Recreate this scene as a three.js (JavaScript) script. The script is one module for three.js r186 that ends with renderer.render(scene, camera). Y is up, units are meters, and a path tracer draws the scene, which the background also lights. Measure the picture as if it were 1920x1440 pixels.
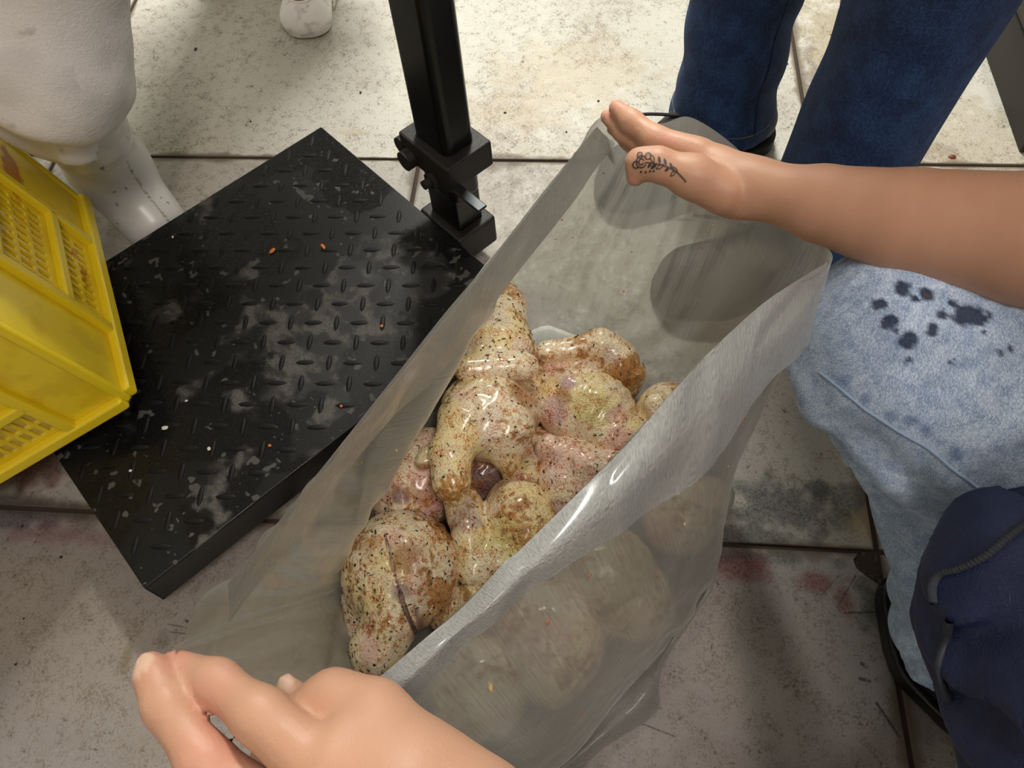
import * as THREE from 'three';
import { RoundedBoxGeometry } from 'three/addons/geometries/RoundedBoxGeometry.js';
import { DecalGeometry } from 'three/addons/geometries/DecalGeometry.js';
import { mergeGeometries } from 'three/addons/utils/BufferGeometryUtils.js';
import { RectAreaLightUniformsLib } from 'three/addons/lights/RectAreaLightUniformsLib.js';

// ---------------------------------------------------------------- camera, lights, exposure
const scene = new THREE.Scene();
scene.background = new THREE.Color(0x000000);
const camera = new THREE.PerspectiveCamera(52.54, 1920 / 1440, 0.02, 30);
camera.position.set(0.2605, 0.8699, 0.8989);
camera.rotation.set(-1.0437, 0.16996, -0.11216, 'YXZ');
scene.add(camera);
const renderer = new THREE.WebGLRenderer();
renderer.toneMapping = THREE.LinearToneMapping;
renderer.toneMappingExposure = 1.4;
renderer.shadowMap.enabled = true;
RectAreaLightUniformsLib.init();

// ceiling fluorescent fittings: [x, z, length, width, intensity, colour, turn]
const LAMPS = [
  [0.1, -1.6, 0.6, 0.2, 270, 0xf9f8f0, 0],
  [0.78, 1.5, 1.2, 0.16, 34, 0xfff1ea, Math.PI / 2],
];
const CEILING = 2.75;

// ---------------------------------------------------------------- helpers
let seed = 7;
const rnd = () => { seed = (seed * 1664525 + 1013904223) >>> 0; return seed / 4294967296; };
const V = (a) => new THREE.Vector3(a[0], a[1], a[2]);
const lerp = (a, b, t) => a + (b - a) * t, clamp = (x, a = 0, b = 1) => (x < a ? a : x > b ? b : x);
const sstep = (a, b, x) => { const t = clamp((x - a) / (b - a)); return t * t * (3 - 2 * t); };
const mix3 = (a, b, t) => [lerp(a[0], b[0], t), lerp(a[1], b[1], t), lerp(a[2], b[2], t)];
function hash3(x, y, z) { let h = (x * 374761393 + y * 668265263 + z * 1274126177) | 0; h = Math.imul(h ^ (h >>> 13), 1274126177); h ^= h >>> 16; return (h >>> 0) / 4294967296; }
const TAB = new Float32Array(65536); for (let i = 0; i < 65536; i++) TAB[i] = hash3(i & 255, i >> 8, 77);
function noise3(x, y, z) {
  const xi = Math.floor(x), yi = Math.floor(y), zi = Math.floor(z), xf = x - xi, yf = y - yi, zf = z - zi;
  const u = xf * xf * (3 - 2 * xf), v = yf * yf * (3 - 2 * yf), w = zf * zf * (3 - 2 * zf);
  const z0 = Math.imul(zi, 40503), z1 = Math.imul(zi + 1, 40503), x1 = (xi + 1) & 255, x0 = xi & 255, y0 = (yi & 255) << 8, y1 = ((yi + 1) & 255) << 8;
  const k0 = (y0 + z0) & 65535, k1 = (y1 + z0) & 65535, k2 = (y0 + z1) & 65535, k3 = (y1 + z1) & 65535;
  const p = TAB[k0 ^ x0], q = TAB[k1 ^ x0], r = TAB[k2 ^ x0], t = TAB[k3 ^ x0];
  const a = p + (TAB[k0 ^ x1] - p) * u, b = q + (TAB[k1 ^ x1] - q) * u, c = r + (TAB[k2 ^ x1] - r) * u, d = t + (TAB[k3 ^ x1] - t) * u, e = a + (b - a) * v, f = c + (d - c) * v;
  return e + (f - e) * w;
}
function noise2(x, y) {
  const xi = Math.floor(x), yi = Math.floor(y), xf = x - xi, yf = y - yi, u = xf * xf * (3 - 2 * xf), v = yf * yf * (3 - 2 * yf);
  const x0 = xi & 255, x1 = (xi + 1) & 255, y0 = (yi & 255) << 8, y1 = ((yi + 1) & 255) << 8, a = TAB[y0 | x0], c = TAB[y1 | x0], p = a + (TAB[y0 | x1] - a) * u, q = c + (TAB[y1 | x1] - c) * u;
  return p + (q - p) * v;
}
const fbm2 = (x, y, o = 4) => { let s = 0, a = 0.5; for (let i = 0; i < o; i++) { s += a * noise2(x, y); x = x * 2.03 + 17.1; y = y * 2.03 + 5.3; a *= 0.5; } return s / (1 - Math.pow(0.5, o)); };
const fbm3 = (x, y, z, o = 3) => { let s = 0, a = 0.5; for (let i = 0; i < o; i++) { s += a * noise3(x, y, z); x = x * 2.03 + 17.1; y = y * 2.03 + 5.3; z = z * 2.03 + 9.7; a *= 0.5; } return s / (1 - Math.pow(0.5, o)); };

const taken = {};
const numbered = (n) => { const k = taken[n] ?? 0; taken[n] = k + 1; return k ? n + '_' + String(k).padStart(3, '0') : n; };
const shade = (o) => { o.castShadow = o.receiveShadow = true; return o; };
function thing(name, label, category, group, kind) {
  const o = new THREE.Group(); o.name = numbered(name); o.userData = { label, category };
  if (group) o.userData.group = group; if (kind) o.userData.kind = kind;
  scene.add(o); return o;
}
function part(name, geometry, material, parent, label) { const m = shade(new THREE.Mesh(geometry, material)); m.name = name; if (label) m.userData.label = label; parent.add(m); return m; }
function single(name, geometry, material, label, category, group, kind) {
  const m = shade(new THREE.Mesh(geometry, material)); m.name = numbered(name); m.userData = { label, category };
  if (group) m.userData.group = group; if (kind) m.userData.kind = kind;
  scene.add(m); return m;
}
function struct(name, geometry, material) { const m = shade(new THREE.Mesh(geometry, material)); m.name = name; m.userData = { kind: 'structure' }; scene.add(m); return m; }
const box = (w, h, d, x = 0, y = 0, z = 0) => new THREE.BoxGeometry(w, h, d).translate(x, y, z);
const rbox = (w, h, d, r, x = 0, y = 0, z = 0, s = 2) => new RoundedBoxGeometry(w, h, d, s, r).translate(x, y, z);
const tube = (pts, r, seg = 40, rad = 8, closed = false) => new THREE.TubeGeometry(new THREE.CatmullRomCurve3(pts.map(V), closed), seg, r, rad, closed);
const std = (color, roughness = 0.6, extra = {}) => new THREE.MeshStandardMaterial({ color, roughness, ...extra });
const phys = (color, roughness = 0.6, extra = {}) => new THREE.MeshPhysicalMaterial({ color, roughness, ...extra });
function dataTex(w, h, fn, srgb = true) {           // fn(i, j) -> [r, g, b] in 0..1 (sRGB values when srgb)
  const d = new Uint8Array(w * h * 4);
  for (let j = 0, k = 0; j < h; j++) for (let i = 0; i < w; i++) { const c = fn(i, j); d[k++] = clamp(c[0]) * 255; d[k++] = clamp(c[1]) * 255; d[k++] = clamp(c[2]) * 255; d[k++] = 255; }
  const t = new THREE.DataTexture(d, w, h, THREE.RGBAFormat); t.magFilter = t.minFilter = THREE.LinearFilter; t.wrapS = t.wrapT = THREE.RepeatWrapping;
  if (srgb) t.colorSpace = THREE.SRGBColorSpace; t.needsUpdate = true; return t;
}
const grey = (w, h, fn) => dataTex(w, h, (i, j) => { const v = fn(i, j); return [v, v, v]; }, false);
// noise that repeats every n cells
const wrapNoise = (x, y, n, s = 0) => { const xi = Math.floor(x), yi = Math.floor(y), xf = x - xi, yf = y - yi, u = xf * xf * (3 - 2 * xf), v = yf * yf * (3 - 2 * yf), m = (k) => ((k % n) + n) % n; return lerp(lerp(hash3(m(xi), m(yi), s), hash3(m(xi + 1), m(yi), s), u), lerp(hash3(m(xi), m(yi + 1), s), hash3(m(xi + 1), m(yi + 1), s), u), v); };

// ---- distance fields and their mesher
const cap = (a, b, ra, rb = ra) => {                 // tapered capsule
  const [ax, ay, az] = a, dx = b[0] - ax, dy = b[1] - ay, dz = b[2] - az, il = 1 / (dx * dx + dy * dy + dz * dz);
  return (x, y, z) => { const px = x - ax, py = y - ay, pz = z - az; let t = (px * dx + py * dy + pz * dz) * il; t = t < 0 ? 0 : t > 1 ? 1 : t; const qx = px - t * dx, qy = py - t * dy, qz = pz - t * dz; return Math.sqrt(qx * qx + qy * qy + qz * qz) - (ra + (rb - ra) * t); };
};
const ell = (c, r, e) => {                           // ellipsoid, e = Euler angles
  const m = e ? new THREE.Matrix4().makeRotationFromEuler(new THREE.Euler(...e)).invert().elements : null, [cx, cy, cz] = c, ix = 1 / r[0], iy = 1 / r[1], iz = 1 / r[2];
  return (x, y, z) => {
    let px = x - cx, py = y - cy, pz = z - cz;
    if (m) { const a = m[0] * px + m[4] * py + m[8] * pz, b = m[1] * px + m[5] * py + m[9] * pz, c2 = m[2] * px + m[6] * py + m[10] * pz; px = a; py = b; pz = c2; }
    px *= ix; py *= iy; pz *= iz; const k0 = Math.sqrt(px * px + py * py + pz * pz); px *= ix; py *= iy; pz *= iz; const k1 = Math.sqrt(px * px + py * py + pz * pz);
    return k1 < 1e-9 ? -Math.min(...r) : k0 * (k0 - 1) / k1;
  };
};
const smin = (a, b, k) => { const h = Math.max(k - Math.abs(a - b), 0) / k; return Math.min(a, b) - h * h * k * 0.25; };
const join = (k, ...fs) => (x, y, z) => { let d = fs[0](x, y, z); for (let i = 1; i < fs.length; i++) d = smin(d, fs[i](x, y, z), k); return d; };
const carve = (f, g, k) => (x, y, z) => -smin(-f(x, y, z), g(x, y, z), k);
const chain = (pts, rs, k = 0.006) => join(k, ...pts.slice(1).map((p, i) => cap(pts[i], p, rs[i], rs[i + 1])));
function meshSDF(f, lo, hi, cell) {                  // surface nets with empty blocks skipped
  const n = [0, 1, 2].map((i) => Math.ceil((hi[i] - lo[i]) / cell) + 2), [nx, ny, nz] = n, B = 6, val = new Float32Array(nx * ny * nz), reach = cell * B * 0.87 * 1.6 + cell;
  for (let bz = 0; bz < nz; bz += B) for (let by = 0; by < ny; by += B) for (let bx = 0; bx < nx; bx += B) {
    const c = f(lo[0] + (bx + B / 2) * cell, lo[1] + (by + B / 2) * cell, lo[2] + (bz + B / 2) * cell), far = Math.abs(c) > reach;
    for (let k = bz; k < Math.min(nz, bz + B); k++) for (let j = by; j < Math.min(ny, by + B); j++) for (let i = bx; i < Math.min(nx, bx + B); i++)
      val[(k * ny + j) * nx + i] = far ? c : f(lo[0] + i * cell, lo[1] + j * cell, lo[2] + k * cell);
  }
  const ids = new Int32Array(nx * ny * nz).fill(-1), pos = [], idx = [], E = [[0, 1], [2, 3], [4, 5], [6, 7], [0, 2], [1, 3], [4, 6], [5, 7], [0, 4], [1, 5], [2, 6], [3, 7]], v = new Float32Array(8);
  for (let k = 0; k < nz - 1; k++) for (let j = 0; j < ny - 1; j++) for (let i = 0; i < nx - 1; i++) {
    const o = (k * ny + j) * nx + i; let m = 0;
    for (let q = 0; q < 8; q++) { v[q] = val[o + (q & 1) + ((q >> 1) & 1) * nx + (q >> 2) * nx * ny]; if (v[q] < 0) m |= 1 << q; }
    if (m === 0 || m === 255) continue;
    let x = 0, y = 0, z = 0, c = 0;
    for (const [a, b] of E) if ((v[a] < 0) !== (v[b] < 0)) { const t = v[a] / (v[a] - v[b]); x += lerp(a & 1, b & 1, t); y += lerp((a >> 1) & 1, (b >> 1) & 1, t); z += lerp(a >> 2, b >> 2, t); c++; }
    ids[o] = pos.length / 3; pos.push(lo[0] + (i + x / c) * cell, lo[1] + (j + y / c) * cell, lo[2] + (k + z / c) * cell);
  }
  const quad = (a, b, c, d, flip) => { if (a < 0 || b < 0 || c < 0 || d < 0) return; flip ? idx.push(a, c, b, a, d, c) : idx.push(a, b, c, a, c, d); };
  for (let k = 1; k < nz - 1; k++) for (let j = 1; j < ny - 1; j++) for (let i = 1; i < nx - 1; i++) {
    const o = (k * ny + j) * nx + i, s = val[o] < 0, sx = 1, sy = nx, sz = nx * ny;
    if (s !== val[o + sx] < 0) quad(ids[o - sy - sz], ids[o - sz], ids[o], ids[o - sy], !s);
    if (s !== val[o + sy] < 0) quad(ids[o - sx - sz], ids[o - sx], ids[o], ids[o - sz], !s);
    if (s !== val[o + sz] < 0) quad(ids[o - sx - sy], ids[o - sy], ids[o], ids[o - sx], !s);
  }
  const g = new THREE.BufferGeometry();
  g.setAttribute('position', new THREE.Float32BufferAttribute(pos, 3)); g.setIndex(idx); g.computeVertexNormals();
  return g;
}
function paint(g, fn) {                              // vertex colours, fn(x, y, z, normal) -> linear rgb
  const p = g.attributes.position.array, n = g.attributes.normal.array, c = new Float32Array(p.length);
  for (let i = 0; i < p.length; i += 3) { const q = fn(p[i], p[i + 1], p[i + 2], [n[i], n[i + 1], n[i + 2]]); c[i] = q[0]; c[i + 1] = q[1]; c[i + 2] = q[2]; }
  g.setAttribute('color', new THREE.BufferAttribute(c, 3)); return g;
}
function boxUV(g, size) {                            // uv in units of size metres, along the axis each face points to
  const p = g.attributes.position.array, nn = g.attributes.normal.array, cc = g.attributes.color?.array, id = g.index.array, map = new Map(), P = [], N = [], C = [], U = [], I = [];
  for (let t = 0; t < id.length; t += 3) {
    const s = [0, 0, 0]; for (let q = 0; q < 3; q++) for (let c = 0; c < 3; c++) s[c] += nn[id[t + q] * 3 + c];
    const a = s.map(Math.abs), ax = a[0] > a[1] && a[0] > a[2] ? 0 : a[1] > a[2] ? 1 : 2;
    for (let q = 0; q < 3; q++) {
      const i = id[t + q], key = i * 3 + ax; let k = map.get(key);
      if (k === undefined) { k = P.length / 3; map.set(key, k); for (let c = 0; c < 3; c++) { P.push(p[i * 3 + c]); N.push(nn[i * 3 + c]); if (cc) C.push(cc[i * 3 + c]); } U.push(p[i * 3 + (ax === 0 ? 2 : 0)] / size, p[i * 3 + (ax === 1 ? 2 : 1)] / size); }
      I.push(k);
    }
  }
  const o = new THREE.BufferGeometry(); o.setAttribute('position', new THREE.Float32BufferAttribute(P, 3)); o.setAttribute('normal', new THREE.Float32BufferAttribute(N, 3)); o.setAttribute('uv', new THREE.Float32BufferAttribute(U, 2));
  if (cc) o.setAttribute('color', new THREE.Float32BufferAttribute(C, 3)); o.setIndex(I); return o;
}
// grid of control points -> smooth sheet; columns run along u, rows along v
const cr = (a, b, c, d, t) => 0.5 * (2 * b + (c - a) * t + (2 * a - 5 * b + 4 * c - d) * t * t + (3 * b - a - 3 * c + d) * t * t * t);
function sheet(cols, nu, nv, closed, wrinkle, uvSize = 0.3) {
  const m = cols.length, r = cols[0].length, P = [], U = [], I = [], at = (i) => cols[closed ? ((i % m) + m) % m : clamp(i, 0, m - 1)];
  const L = closed ? m : m - 1;
  for (let a = 0; a <= nu; a++) for (let b = 0; b <= nv; b++) {
    const u = (a / nu) * L, i = Math.min(Math.floor(u), L - 1), tu = u - i, v = (b / nv) * (r - 1), j = Math.min(Math.floor(v), r - 2), tv = v - j, q = [0, 0, 0];
    for (let c = 0; c < 3; c++) { const col = [-1, 0, 1, 2].map((k) => { const s = at(i + k); return cr(s[Math.max(j - 1, 0)][c], s[j][c], s[j + 1][c], s[Math.min(j + 2, r - 1)][c], tv); }); q[c] = cr(...col, tu); }
    P.push(...q); U.push((u / L) * 1.2 / uvSize, (v / (r - 1)) * 0.6 / uvSize);
  }
  for (let a = 0; a < nu; a++) for (let b = 0; b < nv; b++) { const k = a * (nv + 1) + b; I.push(k, k + nv + 1, k + 1, k + 1, k + nv + 1, k + nv + 2); }
  const g = new THREE.BufferGeometry(); g.setAttribute('position', new THREE.Float32BufferAttribute(P, 3)); g.setAttribute('uv', new THREE.Float32BufferAttribute(U, 2)); g.setIndex(I); g.computeVertexNormals();
  if (wrinkle) {
    const p = g.attributes.position, n = g.attributes.normal;
    for (let a = 0; a <= nu; a++) for (let b = 0; b <= nv; b++) { const k = a * (nv + 1) + b, aa = closed && a === nu ? 0 : a, h = wrinkle(aa / nu, b / nv, p.getX(k), p.getY(k), p.getZ(k)); p.setXYZ(k, p.getX(k) + n.getX(k) * h, p.getY(k) + n.getY(k) * h, p.getZ(k) + n.getZ(k) * h); }
    if (closed) for (let b = 0; b <= nv; b++) { const k = nu * (nv + 1) + b; p.setXYZ(k, p.getX(b), p.getY(b), p.getZ(b)); }
    g.computeVertexNormals();
  }
  return g;
}

// ---------------------------------------------------------------- the room
const T = 0.6, GAP = 0.0055;                          // floor tiles 60 cm, joint 5.5 mm
// marks on the floor: [x, z, radius x, radius z, sRGB colour, strength, raggedness]
const MARKS = [
  [-0.45, 0.535, 0.09, 0.05, [0.33, 0.16, 0.12], 0.85, 0.6], [-0.57, 0.545, 0.09, 0.05, [0.33, 0.16, 0.12], 0.6, 0.6],
  [-0.45, 0.605, 0.14, 0.03, [0.22, 0.2, 0.22], 0.7, 0.8], [-0.36, 0.63, 0.1, 0.016, [0.42, 0.28, 0.3], 0.5, 0.9],
  [0.445, 0.622, 0.045, 0.026, [0.36, 0.15, 0.14], 0.8, 0.5], [0.53, 0.638, 0.026, 0.014, [0.4, 0.2, 0.18], 0.75, 0.6], [0.556, 0.655, 0.012, 0.02, [0.4, 0.2, 0.18], 0.7, 0.6],
  [0.50, 0.545, 0.06, 0.045, [0.2, 0.21, 0.2], 0.75, 0.9], [0.545, 0.527, 0.016, 0.016, [0.13, 0.14, 0.14], 0.8, 0.5], [0.575, 0.54, 0.025, 0.04, [0.2, 0.22, 0.21], 0.6, 0.9],
  [0.46, 0.59, 0.1, 0.014, [0.22, 0.22, 0.2], 0.7, 0.9], [0.59, 0.565, 0.03, 0.026, [0.62, 0.5, 0.32], 0.55, 0.7], [0.585, 0.66, 0.016, 0.04, [0.2, 0.22, 0.2], 0.65, 0.9], [0.47, 0.612, 0.1, 0.01, [0.22, 0.23, 0.22], 0.5, 0.9],
  [0.625, -0.1, 0.02, 0.2, [0.36, 0.32, 0.27], 0.7, 1.0], [0.66, -0.28, 0.05, 0.16, [0.5, 0.44, 0.3], 0.55, 1.0], [0.72, -0.02, 0.12, 0.035, [0.42, 0.38, 0.3], 0.5, 1.0], [0.86, -0.06, 0.15, 0.1, [0.56, 0.5, 0.38], 0.35, 1.0],
  [0.24, -0.2, 0.16, 0.1, [0.66, 0.56, 0.4], 0.3, 1.0], [0.13, -0.1, 0.1, 0.05, [0.62, 0.52, 0.36], 0.25, 1.0], [-0.12, -0.06, 0.03, 0.012, [0.6, 0.55, 0.4], 0.4, 0.8], [-0.02, -0.12, 0.014, 0.01, [0.66, 0.6, 0.42], 0.5, 0.6],
  [-0.08, 0.9, 0.2, 0.09, [0.4, 0.37, 0.3], 0.25, 1.0], [-0.226, 0.764, 0.008, 0.022, [0.42, 0.38, 0.28], 0.8, 0.4], [-0.19, 0.744, 0.012, 0.014, [0.38, 0.35, 0.28], 0.5, 0.6], [0.42, 0.85, 0.1, 0.06, [0.42, 0.34, 0.28], 0.2, 1.0], [0.62, 0.9, 0.02, 0.1, [0.3, 0.26, 0.22], 0.4, 1.0],
];
// dark scratches: [x0, z0, x1, z1, width]
const SCRATCHES = [[0.548, 0.665, 0.573, 0.628, 0.0009], [0.53, 0.655, 0.5555, 0.629, 0.0006], [0.556, 0.67, 0.59, 0.667, 0.0016], [0.32, 0.79, 0.37, 0.805, 0.001], [0.655, 0.795, 0.67, 0.86, 0.003], [0.566, 0.722, 0.57, 0.725, 0.003], [0.562, 0.737, 0.571, 0.739, 0.0025], [0.575, 0.76, 0.592, 0.79, 0.002], [-0.19, 0.727, -0.16, 0.73, 0.0008], [-0.185, 0.735, -0.15, 0.737, 0.0008], [-0.17, 0.722, -0.14, 0.728, 0.002]];
function tileColour(x, z, marks, scratches) {                           // sRGB, x and z in metres
  const tx = Math.floor(x / T), tz = Math.floor(z / T);
  let c = tz < 0 ? [0.745, 0.73, 0.685] : tz === 0 ? [0.64, 0.62, 0.585] : [0.555, 0.53, 0.515];   // near rows are greyer, trodden; colour darkened further in place of dimmer lamp light
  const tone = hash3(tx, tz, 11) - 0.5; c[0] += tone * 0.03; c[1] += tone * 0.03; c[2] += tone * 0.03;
  const big = fbm2(x * 7 + 40, z * 7 + 40, 4), mid = fbm2(x * 95 + 9, z * 95, 4), fine = noise2(x * 640, z * 640), grain = noise2(x * 1400 + 5, z * 1400);
  const dirty = sstep(0.42, 0.75, big);
  c = mix3(c, [0.6, 0.56, 0.5], dirty * 0.3);
  const sp = sstep(0.5, 0.82, mid * 0.5 + fine * 0.5 + (big - 0.5) * 0.3);
  c = mix3(c, [0.40, 0.36, 0.31], sp * 0.5);
  c = mix3(c, [0.2, 0.18, 0.15], sstep(0.8, 0.95, noise2(x * 430 + 70, z * 430) * 0.7 + mid * 0.36) * 0.55);
  const gr = 0.93 + 0.12 * grain; c[0] *= gr; c[1] *= gr; c[2] *= gr;
  const ex = Math.min(x - tx * T, tx * T + T - x), ez = Math.min(z - tz * T, tz * T + T - z), e = Math.min(ex, ez), w = fbm2(x * 22, z * 22 + 30, 3);
  c = mix3(c, [0.3, 0.25, 0.19], sstep(0.03 * w * w * 1.6, 0.0, e - 0.002) * 0.75);                   // grime along the joints
  for (let k = 0; k < marks.length; k++) {
    const m = marks[k], dx = (x - m[0]) / m[2], dz = (z - m[1]) / m[3], d2 = dx * dx + dz * dz; if (d2 > 3.6) continue;
    const s = sstep(1.15, 0.35, Math.sqrt(d2) + (fbm2(x * 55 + m[0] * 90, z * 55 + 7, 4) - 0.5) * 1.6 * m[6]) * m[5]; if (s > 0) c = mix3(c, m[4], s * (0.5 + 0.5 * fine));
  }
  for (let k = 0; k < scratches.length; k++) {
    const q = scratches[k], dx = q[2] - q[0], dz = q[3] - q[1], t = clamp(((x - q[0]) * dx + (z - q[1]) * dz) / (dx * dx + dz * dz)), ax = x - q[0] - t * dx, az = z - q[1] - t * dz, wd = q[4], d2 = ax * ax + az * az;
    if (d2 < wd * wd) c = mix3(c, [0.13, 0.11, 0.09], sstep(wd, wd * 0.4, Math.sqrt(d2)) * (0.15 + 0.6 * noise2(x * 500, z * 500)));
  }
  return c;
}
function tileMaterial(i, j, n) {
  const rough = sharedRough, x0 = i * T, z0 = j * T, near = (x, z, r) => x > x0 - r && x < x0 + T + r && z > z0 - r && z < z0 + T + r;
  const marks = MARKS.filter((m) => near(m[0], m[1], 2 * Math.max(m[2], m[3]))), scratches = SCRATCHES.filter((m) => near(m[0], m[1], 0.1));
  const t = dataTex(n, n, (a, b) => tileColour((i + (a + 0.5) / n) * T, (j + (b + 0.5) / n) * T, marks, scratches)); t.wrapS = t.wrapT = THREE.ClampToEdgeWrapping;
  return std(0xffffff, 1, { map: t, roughnessMap: rough, bumpMap: rough, bumpScale: 0.0004 });
}
const sharedRough = grey(512, 512, (i, j) => 0.36 + 0.22 * wrapNoise(i / 16, j / 16, 32, 1) + 0.2 * wrapNoise(i / 4, j / 4, 128, 2) + 0.1 * wrapNoise(i, j, 512, 4));
function tileGeometry(cut) {
  const h = T / 2 - GAP / 2, s = new THREE.Shape(), b = 0.0012;
  const pts = cut ? [[-h, -h], [h, -h], [h, h - 0.034], [h - 0.012, h - 0.026], [h - 0.022, h - 0.017], [h - 0.024, h - 0.007], [h - 0.018, h], [-h, h]] : [[-h, -h], [h, -h], [h, h], [-h, h]];
  pts.forEach(([x, y], k) => (k ? s.lineTo(x, y) : s.moveTo(x, y))); s.closePath();
  const g = new THREE.ExtrudeGeometry(s, { depth: 0.009, bevelEnabled: true, bevelSize: b, bevelOffset: -b, bevelThickness: b, bevelSegments: 2, steps: 1 });
  g.rotateX(-Math.PI / 2).translate(0, -0.009 - b, 0);
  const p = g.attributes.position, uv = g.attributes.uv; for (let k = 0; k < p.count; k++) uv.setXY(k, p.getX(k) / T + 0.5, p.getZ(k) / T + 0.5);
  return g;
}
const floor = struct('floor', box(6, 0.2, 6, 0.3, -0.1035, 0), std(0x3a2c20, 0.85, { bumpMap: grey(256, 256, (i, j) => wrapNoise(i / 4, j / 4, 64, 5)), bumpScale: 0.002 }));
{
  const whole = tileGeometry(false), chipped = tileGeometry(true), far = [[-4, -4], [3, -4], [-4, 3], [3, 3]].map(([i, j]) => tileMaterial(i, j, 256));
  let n = 0;
  for (let j = -5; j < 5; j++) for (let i = -4; i < 5; i++) {
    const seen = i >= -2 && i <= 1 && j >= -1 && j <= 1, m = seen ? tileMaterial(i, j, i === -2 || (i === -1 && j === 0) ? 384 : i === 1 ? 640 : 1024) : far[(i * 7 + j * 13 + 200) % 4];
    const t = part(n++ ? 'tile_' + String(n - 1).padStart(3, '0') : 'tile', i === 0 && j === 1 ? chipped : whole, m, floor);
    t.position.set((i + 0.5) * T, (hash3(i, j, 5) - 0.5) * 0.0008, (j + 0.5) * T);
  }
  // the broken corner shows rough mortar
  const g = new THREE.PlaneGeometry(0.034, 0.04, 30, 34).rotateX(-Math.PI / 2), p = g.attributes.position;
  for (let k = 0; k < p.count; k++) p.setY(k, fbm2(p.getX(k) * 130 + 3, p.getZ(k) * 130, 4) * 0.008 - 0.0075);
  g.computeVertexNormals();
  part('broken_corner', g, std(0x6d6257, 0.7, { map: dataTex(128, 128, (i, j) => { const v = fbm2(i / 12, j / 12, 4); return mix3([0.3, 0.25, 0.2], [0.75, 0.7, 0.64], sstep(0.35, 0.7, v)); }) }), floor, 'rough mortar in broken tile corner').position.set(0.583, 0, 0.62);
}
const wallMaterial = std(0xd6d6d2, 0.5, { bumpMap: sharedRough, bumpScale: 0.001 });
struct('wall_back', box(6, 2.95, 0.15, 0.3, 1.375, -3.0), wallMaterial);
struct('wall_front', box(6, 2.95, 0.15, 0.3, 1.375, 3.0), wallMaterial);
struct('wall_left', box(0.15, 2.95, 6, -2.55, 1.375, 0), wallMaterial);
struct('wall_right', box(0.15, 2.95, 6, 3.2, 1.375, 0), wallMaterial);
struct('ceiling', box(6, 0.15, 6.1, 0.3, CEILING + 0.075, 0), std(0xdcdcd8, 0.8));
for (const [x, z, len, w, power, col, turn] of LAMPS) {
  const o = thing('ceiling_lamp', z < 0 ? 'long white fluorescent ceiling lamp beyond the weighing scale' : 'long white fluorescent ceiling lamp over the crouching person', 'lamp');
  o.position.set(x, CEILING, z); o.rotation.y = turn;
  part('housing', rbox(len + 0.06, 0.05, w + 0.05, 0.01, 0, -0.03, 0), std(0xf0f0ec, 0.5), o);
  part('diffuser', rbox(len, 0.02, w, 0.006, 0, -0.062, 0), std(0xffffff, 0.4, { emissive: col, emissiveIntensity: 6 }), o);
  const l = new THREE.RectAreaLight(col, power, len, w); l.position.set(0, -0.075, 0); l.rotation.x = -Math.PI / 2; o.add(l); l.name = 'tube_light';
}
// dark cabinet foot at the far right
{
  const o = thing('cabinet', 'dark brown cabinet standing on the tiles behind the dark jeans', 'cabinet');
  const m = std(0x2a2119, 0.55); o.position.set(1.12, 0, -0.30);
  part('plinth', rbox(0.5, 0.09, 0.55, 0.004, 0.03, 0.045, 0), std(0x1c1713, 0.6), o);
  part('carcass', rbox(0.5, 0.75, 0.6, 0.004, 0.03, 0.465, 0), m, o);
  part('worktop', rbox(0.54, 0.03, 0.64, 0.004, 0.03, 0.855, 0), std(0x6a655c, 0.4), o);
  for (const s of [-1, 1]) { const d = part('door', rbox(0.018, 0.68, 0.28, 0.003, -0.23, 0.46, s * 0.146), m, o); part('handle', rbox(0.012, 0.1, 0.012, 0.004, -0.245, 0.5, s * 0.03), std(0xb0b0b0, 0.3, { metalness: 1 }), d); }
}

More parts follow.
